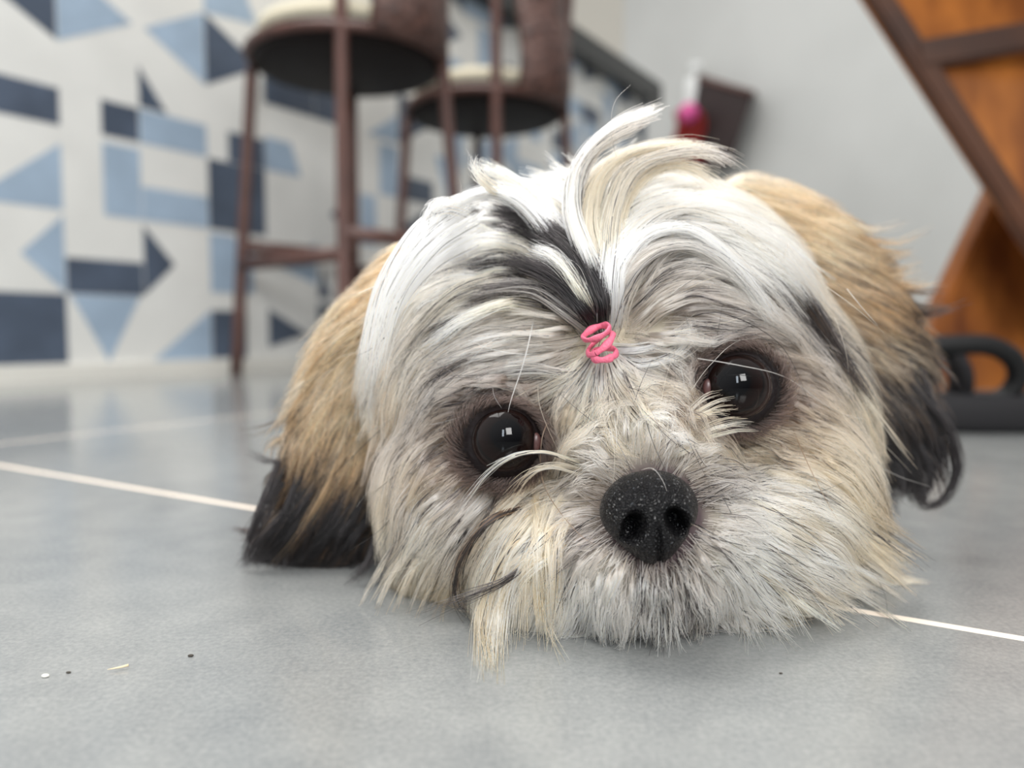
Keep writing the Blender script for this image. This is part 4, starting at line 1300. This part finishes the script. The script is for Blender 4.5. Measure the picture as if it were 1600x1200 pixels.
for i in range(330):
    x0, y0 = rnd.uniform(620, 1330), rnd.uniform(400, 900)
    q = field(np.array([x0]), np.array([y0]))[0]
    a_ = math.atan2(q[1], q[0]) + rnd.gauss(0, .2); L0 = rnd.uniform(70, 180); bend = rnd.gauss(0, .5)
    p = [(x0, y0)]
    for s_ in range(1, 4):
        p.append((p[-1][0] + L0 / 3 * math.cos(a_), p[-1][1] + L0 / 3 * math.sin(a_))); a_ += bend / 3
    if in_eye(*np.array(p).T, 10).any() or p[-1][1] > 990: continue
    wh.append(I(p, 1, .00001, *[rnd.choice([K_, K_, DG, W_, C_])] * 2, lift=.010, rad=.00008, dark=0, wig=.0003, clump=0, shade=.1))
locks_object('loose_hair', wh, zone=lambda a, b: in_nose(a, b, -30))

# longer guard hair: separate locks that follow the coat over the whole face
gl = []
while len(gl) < 680:
    x0, y0 = rnd.uniform(600, 1340), rnd.uniform(320, 915)
    if in_eye(np.array([x0]), np.array([y0]), 22)[0] or in_nose(np.array([x0]), np.array([y0]), 22)[0] or math.hypot(x0 - 940, y0 - 530) < 40: continue
    q = field(np.array([x0]), np.array([y0]))[0]
    if surf_depth(x0, y0, None) is None: continue
    L0 = q[2] * rnd.uniform(.9, 1.5); p = [(x0, y0)]; ang_ = rnd.gauss(0, .08)
    for s_ in range(5):
        f_ = field(np.array([p[-1][0]]), np.array([p[-1][1]]))[0]
        a_ = math.atan2(f_[1], f_[0]) + ang_
        p.append((p[-1][0] + L0 / 5 * math.cos(a_), p[-1][1] + L0 / 5 * math.sin(a_)))
    sg = lambda v: [min(250, max(8, 255 * (1.055 * max(t_, 0) ** (1 / 2.4) - .055))) for t_ in v]
    k_ = rnd.choice([1.2, 1.1, 1.0, .8, .62])
    hd = [math.atan2(b_[1] - a_[1], b_[0] - a_[0]) for a_, b_ in zip(p, p[1:])]
    if sum(abs((b_ - a_ + math.pi) % (2 * math.pi) - math.pi) for a_, b_ in zip(hd, hd[1:])) > 1.3: continue
    if p[-1][1] > (972 if p[-1][0] < 730 else 1005): continue
    if rnd.random() < (.30 if x0 < 790 and y0 < 820 else .12): gl.append(I(p, 6, .0007, DG, K_, lift=.009, clump=.6, dark=.8, shade=.1))
    else: gl.append(I(p, rnd.choice([10, 16, 24]), rnd.uniform(.0009, .0018), sg(q[3:6] * k_), sg(q[6:9] * k_ * 1.05), lift=rnd.uniform(.006, .0095), clump=.9, rad=.0001, dark=.03, shade=.1, wig=.0003))
locks_object('guard_hair', gl, zone=lambda a, b: in_eye(a, b, -2) | in_nose(a, b, -4))

# black locks of the ears resting on the floor
ec = []
for i in range(26):
    x0, y0 = rnd.uniform(440, 590), rnd.uniform(720, 800)
    x1 = x0 - rnd.uniform(40, 110); x1 = max(x1, 376)
    ec.append(I([(x0, y0, .262), ((x0 + x1) / 2 - 8, (y0 + 880) / 2 + 6, .258), (x1, rnd.uniform(872, 890), .262)], 34, .0028, rnd.choice([K_, K_, BR]), K_, dark=.85, clump=.75, rad=.00012))
ec += [I([(560, 640, .262), (520, 740, .258), (470, 830, .258), (430, 885, .262)], 90, .0025, T_, K_, dark=.2, clump=.7), I([(470, 690, .266), (440, 720, .262), (405, 716, .262), (385, 706, .262)], 26, .0012, K_, K_, dark=.8, clump=.9),
       I([(450, 740, .266), (430, 790, .264), (432, 830, .262)], 18, .0012, K_, K_, dark=.9, clump=.8), I([(590, 840, .25), (575, 880, .246), (545, 908, .245)], 60, .002, DG, K_, dark=.9, clump=.8),
       I([(540, 600, .262), (470, 640, .262), (410, 670, .264), (375, 675, .266)], 16, .001, BR, K_, dark=.5, clump=.8)]
for i in range(30):
    x0, y0 = rnd.uniform(1350, 1440), rnd.uniform(560, 700)
    x1, y1 = x0 + rnd.uniform(25, 80), rnd.uniform(720, 790); x1 = min(x1, 1480)
    ec.append(I([(x0, y0, .278), (x0 + (x1 - x0) * .7, (y0 + y1) / 2, .274), (x1, y1, .274)], 34, .003, rnd.choice([K_, K_, BR]), K_, dark=.85, clump=.7, rad=.00012))
ec += [I([(1420, 600, .276), (1475, 660, .272), (1497, 730, .272), (1475, 780, .272), (1445, 790, .272), (1435, 770, .272)], 90, .0028, K_, K_, dark=.95, clump=.6),
       I([(1400, 660, .276), (1450, 720, .272), (1450, 765, .272), (1430, 775, .272)], 60, .002, K_, K_, dark=.95, clump=.7),
       I([(1390, 700, .276), (1410, 760, .272), (1395, 790, .272)], 40, .002, K_, K_, dark=.95, clump=.7),
       I([(1370, 440, .288), (1420, 480, .286), (1455, 490, .286)], 60, .002, DG, K_, dark=.8, clump=.7), I([(1380, 480, .288), (1420, 500, .286), (1440, 540, .286), (1430, 580, .286)], 60, .0022, DG, K_, dark=.9, clump=.6),
       I([(1320, 390, .29), (1380, 400, .288), (1410, 430, .288)], 50, .002, T_, DG, dark=.3, clump=.7)]
for i in range(34):
    x0, y0 = rnd.uniform(1290, 1350), rnd.uniform(340, 440)
    if i % 2: x0, y0 = rnd.uniform(1350, 1400), rnd.uniform(430, 560)
    a_ = rnd.uniform(.1, .75); L0 = rnd.uniform(80, 125); cl = rnd.choice([T_, B_, TD] if y0 < 440 else [BR, K_, TD])
    ec.append(I([(x0, y0, .290), (x0 + L0 * .5 * math.cos(a_), y0 + L0 * .5 * math.sin(a_), .286), (x0 + L0 * math.cos(a_ - .25), y0 + L0 * math.sin(a_ - .25), .286)], 22, .0016, cl, cl if y0 < 440 else K_, dark=.12, clump=.75))
for i in range(26):
    u = rnd.random(); x0, y0 = 600 - 120 * u + rnd.uniform(-15, 15), 440 + 190 * u
    a_ = rnd.uniform(2.2, 2.75); L0 = rnd.uniform(70, 110); cl = rnd.choice([T_, B_, TD, T_])
    ec.append(I([(x0, y0, .264), (x0 + L0 * .5 * math.cos(a_), y0 + L0 * .5 * math.sin(a_), .260), (x0 + L0 * math.cos(a_ - .2), y0 + L0 * math.sin(a_ - .2), .261)], 22, .0016, cl, cl, dark=.12, clump=.75))
locks_object('ear_fringe', ec)

# ------------------------------------------------------------------ pink elastic (two twisted flat loops around the tuft)
bm = bmesh.new()
ed = surf_depth(940, 535, .214) - 0.013
for (cx_, cy_, rx_, ry_, ro, tilt, ph) in ((932, 520, 22, 8, .42, .010, 0), (944, 553, 20, 9, .18, .010, 1.0), (938, 537, 25, 8, .72, .010, 2.2)):
    pts_ = []
    for k_ in range(33):
        a_ = 2 * math.pi * k_ / 32 + ph
        lx, ly = rx_ * math.cos(a_), ry_ * math.sin(a_)
        xx = cx_ + lx * math.cos(ro) + ly * math.sin(ro); yy = cy_ - lx * math.sin(ro) + ly * math.cos(ro)
        pts_.append(P(xx, yy, ed - 0.0035 * math.sin(a_) * 1.0 + 0.0015))
    add_tube(bm, pts_, [0.00050 + .00010 * math.sin(k_ * .9 + ph) for k_ in range(33)], 10, cap=False, flat=1.9)
tag(bm_obj('hair_elastic', bm, M_elastic, None, True), "small pink elastic tying the hair on the dog's forehead", 'hair elastic')
